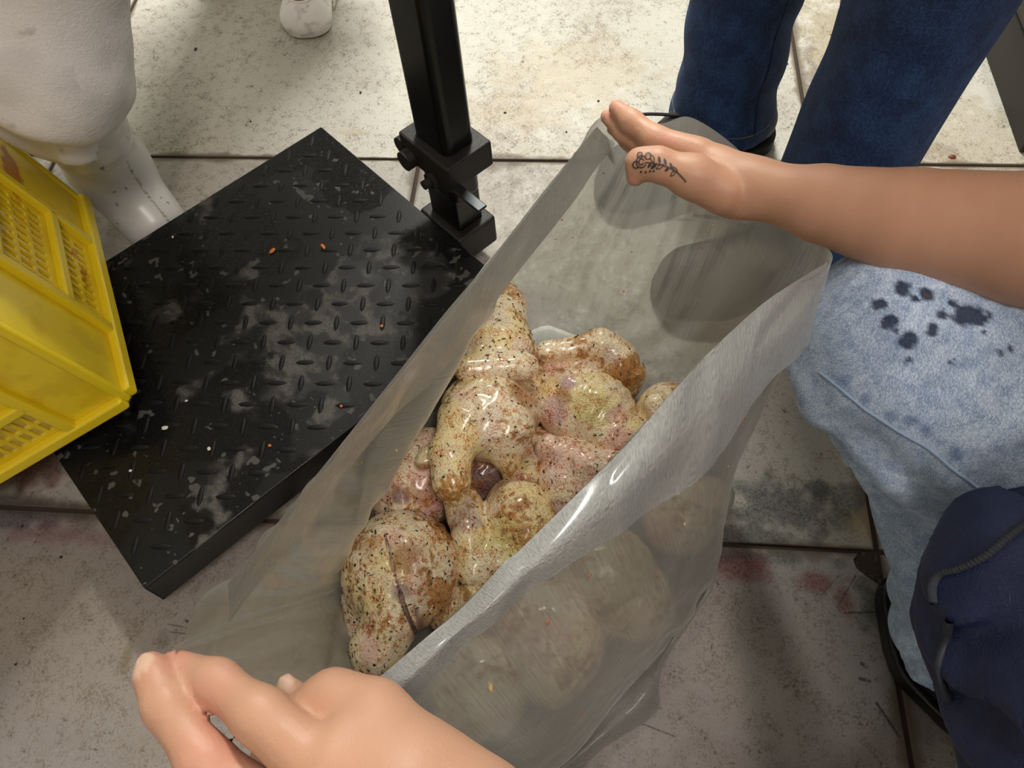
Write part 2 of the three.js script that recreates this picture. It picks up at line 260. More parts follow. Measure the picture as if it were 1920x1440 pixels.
// ---------------------------------------------------------------- floor scale
{
  const o = thing('floor_scale', 'black floor weighing scale with chequered tread plate and upright post', 'scale');
  const W = 0.437, D = 0.539, H = 0.08;               // along e1 (towards the bag) and e2 (towards the crate)
  o.position.set(-0.159, 0, 0.3628); o.rotation.y = -0.7566;
  // local x = along the short edge away from the camera's left, local z = along the long edge
  const marks = (i, j, n) => {
    const x = (i / n - 0.5) * W, z = (j / n - 0.5) * D;
    return [x, z];
  };
  const N = 1024, dust = new Float32Array(N * N), wet = new Float32Array(N * N);
  for (let j = 0; j < N; j++) for (let i = 0; i < N; i++) {
    const [x, z] = marks(i, j, N), a = fbm2(x * 16 + 3.3, z * 16 + 8, 5), b = fbm2(x * 40 + 20, z * 60, 4), s = noise2(x * 900, z * 900);
    const zone = sstep(-0.12, 0.12, x) * sstep(0.2, -0.02, z);             // smeared flour towards the bag side
    let d = sstep(0.57, 0.66, a + zone * 0.12 - 0.085) * (0.35 + 0.65 * sstep(0.35, 0.65, b)) * (0.55 + 0.45 * s);
    d = Math.max(d, sstep(0.74, 0.79, fbm2(x * 70 + 50, z * 70, 3)) * 0.7, sstep(0.9, 0.96, noise2(x * 230, z * 230)) * 0.75 * sstep(0.45, 0.6, fbm2(x * 9, z * 9, 2)));
    dust[j * N + i] = d; wet[j * N + i] = sstep(0.5, 0.56, fbm2(x * 13 + 70, z * 13 + 20, 4));
  }
  const map = dataTex(N, N, (i, j) => { const d = dust[j * N + i]; return mix3([0.062, 0.064, 0.068], [0.56, 0.54, 0.5], d * 0.6); });
  const rough = grey(N, N, (i, j) => clamp(0.38 + 0.1 * noise2(i / 3, j / 3) + 0.4 * dust[j * N + i] - 0.16 * wet[j * N + i]));
  const plateM = phys(0xffffff, 1, { specularIntensity: 0.6, map, roughnessMap: rough, bumpMap: rough, bumpScale: 0.0006 }), black = phys(0x0c0c0d, 0.32), rust = std(0x15110e, 0.5, { bumpMap: sharedRough, bumpScale: 0.001 });
  const topG = rbox(W, 0.005, D, 0.0022, 0, H - 0.0025, 0, 3); { const p = topG.attributes.position, u = topG.attributes.uv; for (let k = 0; k < p.count; k++) u.setXY(k, p.getX(k) / W + 0.5, p.getZ(k) / D + 0.5); }
  const plate = part('tread_plate', topG, plateM, o);
  // raised lugs of the tread plate, turned a quarter from one to the next
  const lugG = new THREE.SphereGeometry(1, 8, 4, 0, Math.PI * 2, 0, Math.PI / 2).scale(0.0125, 0.0019, 0.0036), lugM = phys(0x070708, 0.55, { specularIntensity: 0.5 });
  let n = 0; const sp = 0.0292;
  for (let i = -16; i <= 16; i++) for (let j = -16; j <= 16; j++) {
    const a = i * sp, b = j * sp, x = (a - b) * Math.SQRT1_2 + 0.004, z = (a + b) * Math.SQRT1_2 + 0.006;
    if (Math.abs(x) > W / 2 - 0.012 || Math.abs(z) > D / 2 - 0.012) continue;
    const l = part('tread_lug', lugG, lugM, plate); l.position.set(x, H - 0.0002, z); l.rotation.y = ((i + j) % 2 ? 1 : -1) * Math.PI / 4 + 0.04; n++;
  }
  for (const [w, d, x, z, nm] of [[W, 0.004, 0, D / 2 - 0.002, 'skirt'], [W, 0.004, 0, -D / 2 + 0.002, 'skirt'], [0.004, D, W / 2 - 0.002, 0, 'skirt'], [0.004, D, -W / 2 + 0.002, 0, 'skirt']]) part(nm, rbox(w, 0.045, d, 0.0018, x, H - 0.024, z), black, o);
  for (const sx of [-1, 1]) for (const sz of [-1, 1]) {
    const f = part('foot', new THREE.CylinderGeometry(0.022, 0.024, 0.012, 28).translate(sx * (W / 2 - 0.05), 0.006, sz * (D / 2 - 0.05)), std(0x0d0d0d, 0.8), o);
    const gear = new THREE.Shape(); for (let k = 0; k <= 56; k++) { const r = k % 2 ? 0.0205 : 0.019, a = k / 56 * Math.PI * 2; k ? gear.lineTo(r * Math.cos(a), r * Math.sin(a)) : gear.moveTo(r, 0); }
    part('adjuster_wheel', new THREE.ExtrudeGeometry(gear, { depth: 0.008, bevelEnabled: false }).rotateX(-Math.PI / 2).translate(sx * (W / 2 - 0.05), 0.013, sz * (D / 2 - 0.05)), std(0x101010, 0.6), f);
    part('stem', new THREE.CylinderGeometry(0.006, 0.006, 0.045, 12).translate(sx * (W / 2 - 0.05), 0.04, sz * (D / 2 - 0.05)), black, f);
  }
  // post on the edge away from the crate
  const post = new THREE.Group(); o.updateMatrixWorld(); const pl = o.worldToLocal(new THREE.Vector3(0.088, 0, 0.178)); const turn = 0;
  const at = (g) => g.rotateY(turn).translate(pl.x, 0, pl.z);
  part('post', at(rbox(0.066, 1.0, 0.046, 0.011, 0, 0.625, 0, 4)), phys(0x08090a, 0.28), o);
  part('post_socket', at(rbox(0.06, 0.18, 0.042, 0.004, 0, 0.125, 0)), black, o);
  const br = part('bracket', at(rbox(0.085, 0.05, 0.066, 0.005, 0, 0.052, 0.0)), rust, o);
  part('bracket_arm', at(rbox(0.05, 0.006, 0.16, 0.002, -0.02, 0.03, 0.06)), black, br);
  const cl = part('clamp', at(mergeGeometries([rbox(0.094, 0.038, 0.006, 0.0025, 0, 0.191, 0.032), rbox(0.094, 0.038, 0.006, 0.0025, 0, 0.191, -0.032), rbox(0.006, 0.038, 0.068, 0.0025, 0.044, 0.191, 0), rbox(0.006, 0.038, 0.068, 0.0025, -0.044, 0.191, 0), rbox(0.094, 0.005, 0.068, 0.002, 0, 0.208, 0)])), rust, o);
  part('pivot', at(new THREE.CylinderGeometry(0.013, 0.013, 0.012, 20).rotateX(Math.PI / 2).translate(-0.03, 0.18, 0.04)), rust, cl);
  part('hinge_knuckle', at(new THREE.CylinderGeometry(0.012, 0.012, 0.07, 20).rotateX(Math.PI / 2).translate(-0.05, 0.185, 0)), rust, cl);
  part('bolt', at(mergeGeometries([new THREE.CylinderGeometry(0.011, 0.011, 0.006, 6).rotateX(Math.PI / 2).translate(0.012, 0.172, 0.038), new THREE.CylinderGeometry(0.006, 0.006, 0.012, 12).rotateX(Math.PI / 2).translate(0.012, 0.172, 0.044)])), rust, cl);
  part('locking_lever', at(rbox(0.056, 0.004, 0.014, 0.0015, 0.068, 0.176, 0.026)), std(0x3a3c3e, 0.35, { metalness: 0.8 }), cl);
}

// ---------------------------------------------------------------- yellow crate leaning off the scale
{
  const o = thing('plastic_crate', 'yellow slotted plastic crate leaning off the black scale', 'crate');
  const X = new THREE.Vector3(-0.487, -0.01, -0.873).normalize(), B0 = new THREE.Vector3(-0.847, -0.238, 0.475), Z = B0.clone().addScaledVector(X, -B0.dot(X)).normalize().negate(), Y = Z.clone().cross(X);
  o.applyMatrix4(new THREE.Matrix4().makeBasis(X, Y, Z).setPosition(...[-0.2446, 0.125, 0.5085]));
  const W = 0.335, D = 0.5, H = 0.3;
  const stained = dataTex(512, 512, (i, j) => {                       // u along the wall, v up, 0.5 m across
    const x = i / 512 * 0.5, y = j / 512 * 0.5; let c = [0.90, 0.79, 0.13];
    c = mix3(c, [0.78, 0.63, 0.06], sstep(0.45, 0.7, fbm2(x * 40, y * 40, 3)) * 0.35);
    const red = (cx, cy, rx, ry, s) => { const d = Math.hypot((x - cx) / rx, (y - cy) / ry) + (fbm2(x * 90 + cx * 77, y * 90, 4) - 0.5) * 1.2; c = mix3(c, [0.56, 0.2, 0.04], sstep(1.05, 0.6, d) * s); };
    red(0.275, 0.125, 0.045, 0.014, 0.6); red(0.17, 0.035, 0.02, 0.006, 0.5); red(0.2, 0.045, 0.012, 0.006, 0.4);
    return c;
  });
  const M = phys(0xffffff, 0.34, { map: stained, clearcoat: 0.15, side: THREE.DoubleSide, bumpMap: sharedRough, bumpScale: 0.0004 }), plain = phys(0xe6ca20, 0.34, { clearcoat: 0.15 });
  const wall = (w, corner) => {                                        // in x (along) and y (up), slots cut through
    const s = new THREE.Shape(); s.moveTo(0, 0); s.lineTo(w, 0); s.lineTo(w, H); s.lineTo(0, H); s.closePath();
    const rows = [[0.024, 0.042], [0.046, 0.064], [0.094, 0.112], [0.116, 0.134], [0.138, 0.156], [0.19, 0.208], [0.212, 0.23], [0.234, 0.252]];
    for (let x = corner + 0.014; x < w - corner - 0.018; x += 0.0125) rows.forEach(([a, b], k) => {
      const h = new THREE.Path(), q = x; h.moveTo(q, a); h.lineTo(q, b); h.lineTo(q + 0.0075, b); h.lineTo(q + 0.0075, a); h.closePath(); s.holes.push(h);
    });
    const g = new THREE.ExtrudeGeometry(s, { depth: 0.003, bevelEnabled: false });
    const p = g.attributes.position, uv = g.attributes.uv; for (let k = 0; k < p.count; k++) uv.setXY(k, p.getX(k) / 0.5, p.getY(k) / 0.5);
    return g;
  };
  const ribs = (w, corner, side) => {                                  // proud of the wall towards +z
    const y0 = H / 2, list = [[corner - 0.006, corner + 0.008], [w - corner - 0.008, w - corner + 0.006]].map(([a, b]) => [rbox(b - a, H - 0.02, 0.010, 0.003, (a + b) / 2, y0, 0.0065), 'rib']);
    list.push([rbox(w - 2 * corner, 0.014, 0.010, 0.003, w / 2, 0.079, 0.0065), 'rib'], [rbox(w - 2 * corner, 0.014, 0.010, 0.003, w / 2, 0.173, 0.0065), 'rib'], [rbox(w, 0.018, 0.012, 0.004, w / 2, 0.009, 0.007), 'bottom_rail'], [rbox(w + 0.03, 0.022, 0.022, 0.005, w / 2, H - 0.011, 0.010), 'rim']);
    return list;
  };
  const put = (w, corner, place) => {
    const g = part('wall', wall(w, corner), M, o); place(g);
    for (const [q, n] of ribs(w, corner)) part(n, q, plain, g);
  };
  put(W, 0.092, () => {});
  put(W, 0.092, (g) => { g.position.set(W, 0, -D); g.rotation.y = Math.PI; });
  put(D, 0.064, (g) => { g.position.set(0, 0, -D); g.rotation.y = -Math.PI / 2; });
  put(D, 0.064, (g) => { g.position.set(W, 0, 0); g.rotation.y = Math.PI / 2; });
  for (const [x, z] of [[0, 0], [W, 0], [0, -D], [W, -D]]) part('corner_post', rbox(0.012, H - 0.004, 0.012, 0.005, x, H / 2, z, 3), plain, o);
  part('crate_floor', box(W - 0.004, 0.004, D - 0.004, W / 2, 0.008, -D / 2), plain, o);
}

// ---------------------------------------------------------------- cloth and skin materials
const fineBump = grey(512, 512, (i, j) => 0.5 * wrapNoise(i / 2, j / 2, 256, 21) + 0.5 * wrapNoise(i / 6, j / 6, 86, 22));
const darkDenim = dataTex(512, 512, (i, j) => { const t = (((i + j) % 6) < 3 ? 0.06 : -0.05) + 0.16 * (wrapNoise(i / 3, j / 10, 171, 31) - 0.5) + 0.12 * (wrapNoise(i / 60, j / 60, 9, 32) - 0.5); return [0.115 + t * 0.7, 0.205 + t * 0.9, 0.345 + t]; });
const whiteCloth = dataTex(512, 512, (i, j) => { const t = 0.03 * (wrapNoise(i / 2, j / 2, 256, 41) - 0.5) - 0.05 * sstep(0.6, 0.9, wrapNoise(i / 64, j / 64, 8, 42)); return [0.87 + t, 0.865 + t, 0.875 + t]; });
const M_DARKJEANS = phys(0xffffff, 0.85, { map: darkDenim, sheen: 0.2, sheenColor: new THREE.Color(0x4060a0), sheenRoughness: 0.6, bumpMap: fineBump, bumpScale: 0.0006 });
const M_WHITE = std(0xffffff, 0.8, { map: whiteCloth, bumpMap: fineBump, bumpScale: 0.0005 });
const M_RUBBER = phys(0xd8d8d6, 0.3, { clearcoat: 0.25, clearcoatRoughness: 0.25, vertexColors: true });
const M_BLACKSHOE = phys(0x0a0a0b, 0.5, { bumpMap: fineBump, bumpScale: 0.0006 });
const M_SKIN = phys(0xffffff, 0.5, { vertexColors: true, sheen: 0.25, sheenColor: new THREE.Color(0xffc8a8), sheenRoughness: 0.5, bumpMap: fineBump, bumpScale: 0.0001 });
const skinTone = (r, g, b) => (x, y, z) => { const n = fbm3(x * 60, y * 60, z * 60, 3) - 0.5, m = fbm3(x * 14 + 5, y * 14, z * 14, 2) - 0.5; return [r * (1 + n * 0.1 + m * 0.1), g * (1 + n * 0.16 + m * 0.2), b * (1 + n * 0.2 + m * 0.26)]; };
const add = (a, x, y, z) => [a[0] + x, a[1] + y, a[2] + z];
const cutBelow = (f, h) => (x, y, z) => Math.max(f(x, y, z), h - y);
const cutAbove = (f, h) => (x, y, z) => Math.max(f(x, y, z), y - h);
// upper body of somebody standing: hips at p (height of the hip joint), facing angle a
function standing(o, p, a, shirt, skin, hairColour, arms = true) {
  const c = Math.cos(a), s = Math.sin(a), q = (f, u, r) => [p[0] + c * f - s * r, p[1] + u, p[2] + s * f + c * r];   // forward, up, right
  const torso = join(0.08, cap(q(0, 0.0, 0), q(0, 0.2, 0), 0.14, 0.13), cap(q(0, 0.25, -0.09), q(0, 0.45, -0.12), 0.11, 0.085), cap(q(0, 0.25, 0.09), q(0, 0.45, 0.12), 0.11, 0.085), cap(q(0, 0.47, -0.16), q(0.03, 0.24, -0.22), 0.055, 0.05), cap(q(0, 0.47, 0.16), q(0.03, 0.24, 0.22), 0.055, 0.05));
  part('shirt', boxUV(meshSDF(torso, q(-0.34, -0.2, -0.34).map((v, i) => Math.min(v, q(0.34, -0.2, 0.34)[i], q(-0.34, 0, 0.34)[i], q(0.34, 0, -0.34)[i])), q(0.34, 0.6, 0.34).map((v, i) => Math.max(v, q(-0.34, 0.6, -0.34)[i], q(-0.34, 0, 0.34)[i], q(0.34, 0, -0.34)[i])), 0.014), 0.2), shirt, o);
  const bodyF = join(0.02, cap(q(0, 0.1, 0), q(0, 0.45, 0), 0.1, 0.09), cap(q(0, 0.45, 0), q(0.02, 0.6, 0), 0.055, 0.05), ell(q(0.03, 0.7, 0), [0.08, 0.115, 0.08]), cap(q(0.1, 0.7, 0), q(0.125, 0.67, 0), 0.012, 0.015), cap(q(0.06, 0.63, 0), q(0.09, 0.61, 0), 0.03, 0.02),
    cap(q(0, 0.45, 0), q(0.03, 0.26, -0.22), 0.05, 0.042), cap(q(0.03, 0.26, -0.22), q(0.2, 0.1, -0.2), 0.04, 0.03), cap(q(0.2, 0.1, -0.2), q(0.27, 0.06, -0.18), 0.035, 0.022), cap(q(0, 0.45, 0), q(0.03, 0.26, 0.22), 0.05, 0.042), cap(q(0.03, 0.26, 0.22), q(0.2, 0.1, 0.2), 0.04, 0.03), cap(q(0.2, 0.1, 0.2), q(0.27, 0.06, 0.18), 0.035, 0.022));
  const lo = [p[0] - 0.36, p[1] - 0.05, p[2] - 0.36], hi = [p[0] + 0.36, p[1] + 0.85, p[2] + 0.36];
  part('hair', meshSDF(carve(ell(q(0.015, 0.72, 0), [0.095, 0.125, 0.095]), cap(q(0.09, 0.6, 0), q(0.14, 0.74, 0), 0.08, 0.07), 0.02), lo, hi, 0.012), std(hairColour, 0.6), o);
  return paint(meshSDF(bodyF, lo, hi, 0.013), skin);
}

// ---------------------------------------------------------------- person in white trousers and white rubber boots
{
  const o = thing('person', 'person in white trousers and white rubber boots beside the yellow crate', 'person');
  const boot = (toe, ankle, knee, nm) => {
    const dir = V(toe).sub(V(ankle)).setY(0).normalize(), side = [-dir.z, 0, dir.x], A = (p, f, u, s) => [p[0] + dir.x * f + side[0] * s, p[1] + u, p[2] + dir.z * f + side[2] * s];
    const f0 = join(0.035, cap(A(toe, -0.02, 0.0, 0), A(ankle, 0.02, -0.05, 0), 0.044, 0.047), cap(A(ankle, -0.045, -0.07, 0), A(ankle, 0, 0, 0), 0.04, 0.046), cap(A(ankle, 0, 0, 0), knee, 0.046, 0.062));
    const f = (x, y, z) => { const d = f0(x, y, z), t = (y - ankle[1] - 0.055); return cutBelow(() => d - 0.0022 * Math.exp(-t * t / 0.00003) - 0.0035 * sstep(0.022, 0.018, y), 0.004)(x, y, z); };
    const lo = [0, 1, 2].map((i) => Math.min(toe[i], ankle[i], knee[i]) - 0.1), hi = [0, 1, 2].map((i) => Math.max(toe[i], ankle[i], knee[i]) + 0.1); lo[1] = -0.01;
    const g = paint(meshSDF(f, lo, hi, 0.0028), (x, y, z) => { const n = fbm3(x * 30, y * 30, z * 30, 3), k = 1 - 0.12 * sstep(0.55, 0.8, n), dk = noise3(x * 160, y * 160, z * 160) > 0.87 && noise3(x * 25, y * 25, z * 25) > 0.5 ? 0.3 : 1, sc = (x - toe[0] - side[0] * 0.0) * side[0] + (z - toe[2]) * side[2], seam = Math.abs(sc + 0.012) < 0.0011 && y < ankle[1] + 0.04 && y > 0.03 ? 0.55 : 1, s = k * dk * seam; return [s, s * 0.99, s * (seam < 1 ? 0.8 : 0.98)]; });
    return part(nm, g, M_RUBBER, o);
  };
  const a1 = [-0.3999, 0.13, 0.1418], t1 = [-0.3403, 0.046, 0.1933], k1 = [-0.3217, 0.34, 0.2309];
  boot(t1, a1, k1, 'boot');
  const a2 = add(a1, -0.34, 0, 0.05), t2 = add(t1, -0.36, 0, 0.08), k2 = add(k1, -0.32, 0, 0.03);
  boot(t2, a2, k2, 'boot');
  const hip = [(k1[0] + k2[0]) / 2 - 0.06, 0.92, (k1[2] + k2[2]) / 2 - 0.12];
  const leg = (a, k, h) => { const q = [lerp(a[0], k[0], 0.72), lerp(a[1], k[1], 0.72), lerp(a[2], k[2], 0.72)], m = add(k, 0.07, 0.16, -0.05); return join(0.04, cap(q, k, 0.06, 0.074), cap(k, m, 0.074, 0.078), cap(m, add(hip, h, 0, 0), 0.078, 0.1)); };
  const HEM = (x, y, z) => 0.252 + 0.012 * Math.sin(x * 40 + z * 30) - y;
  const l1 = leg(a1, k1, 0.09), l2 = leg(a2, k2, -0.09), tr = (x, y, z) => {
    const d = Math.max(smin(l1(x, y, z), l2(x, y, z), 0.05), (HEM(x, y, z)) * 0.9), fold = Math.sin(y * 70 + 9 * fbm3(x * 11, y * 6, z * 11, 2) + x * 30 - z * 22), w = sstep(0.7, 0.3, y);
    return d - w * (0.010 * fold * sstep(0.3, 0.7, noise3(x * 9, y * 7, z * 9)) + 0.02 * (fbm3(x * 14, y * 14, z * 14, 2) - 0.5));
  };
  const lo = [Math.min(k2[0], hip[0]) - 0.22, 0.14, Math.min(k1[2], hip[2]) - 0.2], hi = [k1[0] + 0.17, 1.02, Math.max(k1[2], k2[2]) + 0.19];
  const near = meshSDF(cutAbove(tr, 0.56), lo, [hi[0], 0.57, hi[2]], 0.005), rest = meshSDF(cutBelow(tr, 0.54), [lo[0], 0.52, lo[2]], hi, 0.014);
  part('trousers', boxUV(paint(mergeGeometries([near, rest]), (x, y, z) => { const s = 1 - 0.3 * sstep(0.86, 0.93, noise3(x * 75, y * 75, z * 75)) * sstep(0.5, 0.6, noise3(x * 12, y * 12, z * 12)); return [s, s * 0.98, s * 0.94]; }), 0.25), (() => { const m = M_WHITE.clone(); m.vertexColors = true; return m; })(), o);
  part('body', standing(o, add(hip, 0, 0.02, 0), 0.5, M_WHITE, skinTone(0.42, 0.24, 0.15), 0x14100c), M_SKIN, o);
}

// ---------------------------------------------------------------- person with white ballet flats
{
  const o = thing('person', 'person with brown bare feet in white slip-on flats beyond the scale', 'person');
  const toe = [-0.2379, 0.028, -0.2943], skin = skinTone(0.20, 0.105, 0.06);
  const feet = [], legs = [], hip = [toe[0] + 0.005, 0.86, toe[2] - 0.26];
  for (const [k, dx, dz, ang] of [[0, 0, 0, 1.46], [1, -0.2, -0.13, 1.7]]) {
    const t = add(toe, dx, 0, dz), c = Math.cos(ang), s = Math.sin(ang), q = (f, u, r) => [t[0] + c * f - s * r, u, t[2] + s * f + c * r];
    const foot = join(0.02, cap(q(-0.022, 0.03, -0.014), q(-0.1, 0.035, -0.004), 0.027, 0.03), cap(q(-0.02, 0.03, 0.014), q(-0.1, 0.035, 0.004), 0.027, 0.03), cap(q(-0.09, 0.045, 0), q(-0.19, 0.045, 0), 0.032, 0.031));
    feet.push(foot); legs.push(join(0.03, cap(q(-0.1, 0.045, 0), q(-0.165, 0.1, 0), 0.03, 0.036), cap(q(-0.165, 0.1, 0), [lerp(q(-0.165, 0, 0)[0], hip[0], 0.3), 0.34, lerp(q(-0.165, 0, 0)[2], hip[2], 0.5)], 0.034, 0.055)), cap([lerp(q(-0.165, 0, 0)[0], hip[0], 0.3), 0.34, lerp(q(-0.165, 0, 0)[2], hip[2], 0.5)], add(hip, k ? -0.07 : 0.07, 0, 0), 0.055, 0.07));
    // shoe: a shell around the foot, open over the instep
    const open = (x, y, z) => { const px = x - t[0], pz = z - t[2], f = px * c + pz * s, r = -px * s + pz * c; return Math.max(Math.hypot((f + 0.13) / 1.0, r * 2.55) - 0.118, 0.022 - y + Math.max(0, (f + 0.03)) * 0.2) * 0.6; };
    const shell = (x, y, z) => Math.max(cutBelow((a, b, d) => foot(a, b, d) - 0.0045 - 0.002 * sstep(0.012, 0.008, b), 0.002)(x, y, z), -open(x, y, z));
    const lo = q(-0.12, 0, 0).map((v, i) => (i === 1 ? -0.01 : v - 0.17)), hi = q(-0.12, 0, 0).map((v, i) => (i === 1 ? 0.12 : v + 0.17));
    part('shoe', paint(meshSDF(shell, lo, hi, 0.0025), (x, y, z) => { const n = fbm3(x * 70, y * 90, z * 70, 3), e = 1 - 0.3 * sstep(0.5, 0.7, n); return [0.8 * e, 0.77 * e, 0.73 * e]; }), std(0xffffff, 0.5, { vertexColors: true, bumpMap: fineBump, bumpScale: 0.0004 }), o, 'white slip-on flat, scuffed at toe');
    const rim = []; for (let a = -1.75; a <= 1.76; a += 0.125) { const f = -0.13 + 0.119 * Math.cos(a), r = 0.119 * Math.sin(a) / 2.55, p = q(f, 0.09, r); let y = 0.1; while (y > 0.02 && foot(p[0], y, p[2]) - 0.0045 > 0) y -= 0.001; rim.push([p[0], y + 0.0005, p[2]]); }
    part('trim', tube(rim, 0.0022, 60, 8), std(0xe6e2da, 0.5), o);
  }
  const lower = join(0.02, ...feet, ...legs), g1 = paint(meshSDF(cutAbove(lower, 0.2), [toe[0] - 0.35, 0, toe[2] - 0.5], [toe[0] + 0.15, 0.21, toe[2] + 0.08], 0.004), skin), g2 = paint(meshSDF(cutBelow(lower, 0.19), [toe[0] - 0.35, 0.17, toe[2] - 0.55], [toe[0] + 0.2, 0.95, toe[2] + 0.08], 0.012), skin);
  const up = standing(o, add(hip, 0, 0.08, 0), 1.5, std(0xb9b7ae, 0.8), skin, 0x0d0a08);
  part('body', mergeGeometries([g1, g2, up]), M_SKIN, o);
  const sk = (x, y, z) => { const dx = x - hip[0], dz = z - hip[2], w = lerp(0.14, 0.13, sstep(0.5, 0.95, y)); return Math.max(Math.hypot(dx, dz * 1.25) - w - 0.012 * Math.sin(Math.atan2(dz, dx) * 9) * sstep(0.9, 0.5, y), 0.5 - y, y - 1.0) * 0.8; };
  part('skirt', boxUV(meshSDF(sk, [hip[0] - 0.26, 0.46, hip[2] - 0.26], [hip[0] + 0.26, 1.03, hip[2] + 0.26], 0.012), 0.2), std(0x77746c, 0.85), o);
}

// ---------------------------------------------------------------- person in dark blue jeans and black sneakers
{
  const o = thing('person', 'person in dark blue jeans and black laced sneakers on the far tiles', 'person');
  const A = [0.4525, 0.075, -0.0216], B = [0.5584, 0.2181, 0.2192], hip = [(A[0] + B[0]) / 2 - 0.04, 0.93, (A[2] + B[2]) / 2];
  const fa = (x, y, z) => Math.hypot((x - lerp(A[0], hip[0] - 0.02, sstep(0.5, 0.95, y))), (z - lerp(A[2], hip[2] - 0.09, sstep(0.45, 0.95, y))) * 1.0) - lerp(0.068, 0.088, sstep(0.35, 0.9, y)) - 0.006 * sstep(0.14, 0.07, y);
  const fb = (x, y, z) => Math.hypot((x - lerp(B[0] + (y - 0.3) * 0.05, hip[0] + 0.02, sstep(0.55, 0.95, y))), (z - lerp(B[2], hip[2] + 0.09, sstep(0.55, 0.95, y)))) - lerp(0.069, 0.09, sstep(0.3, 0.9, y)) - 0.006 * sstep(0.14, 0.07, y);
  const hips = ell([hip[0], 0.95, hip[2]], [0.16, 0.13, 0.2]);
  const jeans = (x, y, z) => {
    const wr = 0.0022 * Math.sin(y * 60 + 7 * noise3(x * 9, y * 5, z * 9) + x * 25) * sstep(0.45, 0.7, noise3(x * 7 + 3, y * 6, z * 7)) + 0.006 * (fbm3(x * 12, y * 8, z * 12, 2) - 0.5), hem = 0.0016 * sstep(0.014, 0.011, Math.abs(y - 0.078));
    return Math.max(smin(smin(fa(x, y, z), fb(x, y, z), 0.03), hips(x, y, z), 0.05) - wr - hem, 0.066 - y, y - 1.04) * 0.9;
  };
  const lo = [Math.min(A[0], B[0]) - 0.13, 0.05, A[2] - 0.13], hi = [Math.max(A[0], B[0], hip[0]) + 0.2, 1.06, B[2] + 0.15];
  const g = mergeGeometries([meshSDF(cutAbove(jeans, 0.52), lo, [hi[0], 0.53, hi[2]], 0.004), meshSDF(cutBelow(jeans, 0.5), [lo[0], 0.49, lo[2] - 0.1], [hi[0], hi[1], hi[2] + 0.1], 0.013)]);
  const j = part('jeans', boxUV(paint(g, (x, y, z) => { const n = fbm3(x * 18, y * 18, z * 18, 3), k = 0.85 + 0.35 * sstep(0.4, 0.75, n), h = sstep(0.014, 0.009, Math.abs(y - 0.079)) * 0.5 * sstep(0.35, 0.7, noise3(x * 120, y * 40, z * 120)); return [k * 0.75 + h * 0.6, k * 0.95 + h * 0.5, k * 1.05 + h * 0.3]; }), 0.12), (() => { const m = M_DARKJEANS.clone(); m.vertexColors = true; return m; })(), o);
  const seam = M_DARKJEANS.clone(); const thread = std(0x7d7a6a, 0.8);
  const out = (cx, cz, ang, y) => { const d = [Math.cos(ang), Math.sin(ang)]; let r = 0.12; while (r > 0.04 && jeans(cx + d[0] * r, y, cz + d[1] * r) > 0.0004) r -= 0.0008; return [cx + d[0] * r, y, cz + d[1] * r]; };
  for (const [c, a] of [[A, 0.95], [B, 0.25]]) { const pts = []; for (let y = 0.09; y < 0.5; y += 0.02) pts.push(out(c[0] + (c === B ? (y - 0.3) * 0.05 : 0), c[2], a + 0.1 * Math.sin(y * 9), y)); part('seam', tube(pts, 0.0014, 80, 6), seam, j); }
  for (const c of [A, B]) { const pts = []; for (let k = 0; k < 40; k++) pts.push(out(c[0] - (c === B ? 0.011 : 0), c[2], k / 40 * Math.PI * 2, 0.093)); part('hem_stitch', tube(pts, 0.0009, 120, 5, true), thread, j); }
  const shoe = (c, dir, heelBack) => {
    const d = V([dir[0], 0, dir[1]]).normalize(), s = [-d.z, d.x], q = (f, u, r) => [c[0] + d.x * f + s[0] * r, u, c[2] + d.z * f + s[1] * r];
    const up = join(0.03, cap(q(-heelBack + 0.03, 0.045, 0), q(0.02, 0.06, 0), 0.04, 0.044), cap(q(0.02, 0.055, 0), q(0.135, 0.038, 0.004), 0.043, 0.036), cap(q(0.1, 0.036, -0.012), q(0.15, 0.034, -0.006), 0.036, 0.032)), sole = (x, y, z) => { const e = up(x, lerp(y, 0.045, 0.85), z); return Math.max(e - 0.004, y - 0.024, 0.002 - y); };
    const lo2 = q(0.03, 0, 0).map((v, i) => (i === 1 ? -0.01 : v - 0.2)), hi2 = q(0.03, 0, 0).map((v, i) => (i === 1 ? 0.13 : v + 0.2));
    const sh = part('sneaker', boxUV(meshSDF((x, y, z) => Math.max(up(x, y, z), 0.018 - y), lo2, hi2, 0.0035), 0.15), M_BLACKSHOE, o);
    part('sole', meshSDF(sole, lo2, hi2, 0.0035), std(0x0c0c0c, 0.7), sh);
    const top = (f, r) => { const p = q(f, 0.13, r); let y = 0.14; while (y > 0.02 && up(p[0], y, p[2]) > 0) y -= 0.001; return [p[0], y + 0.002, p[2]]; };
    for (let k = 0; k < 4; k++) part('lace', tube([top(0.045 + k * 0.018, -0.022), top(0.052 + k * 0.018, 0), top(0.06 + k * 0.018, 0.022)], 0.0025, 16, 6), M_BLACKSHOE, sh);
    const a = top(0.05, 0); part('lace_end', tube([a, add(q(0.085, 0, 0.05), 0, 0.082, 0), add(q(0.12, 0, 0.075), 0, 0.07, 0)], 0.0026, 20, 6), M_BLACKSHOE, sh); part('lace_end', tube([a, add(q(0.06, 0, -0.04), 0, 0.088, 0), add(q(0.09, 0, -0.055), 0, 0.05, 0)], 0.0026, 20, 6), M_BLACKSHOE, sh);
  };
  shoe([A[0] - 0.012, 0, A[2] + 0.012], [-0.86, 0.5], 0.10);
  shoe([B[0] - 0.02, 0, B[2]], [-0.97, 0.2], 0.10);
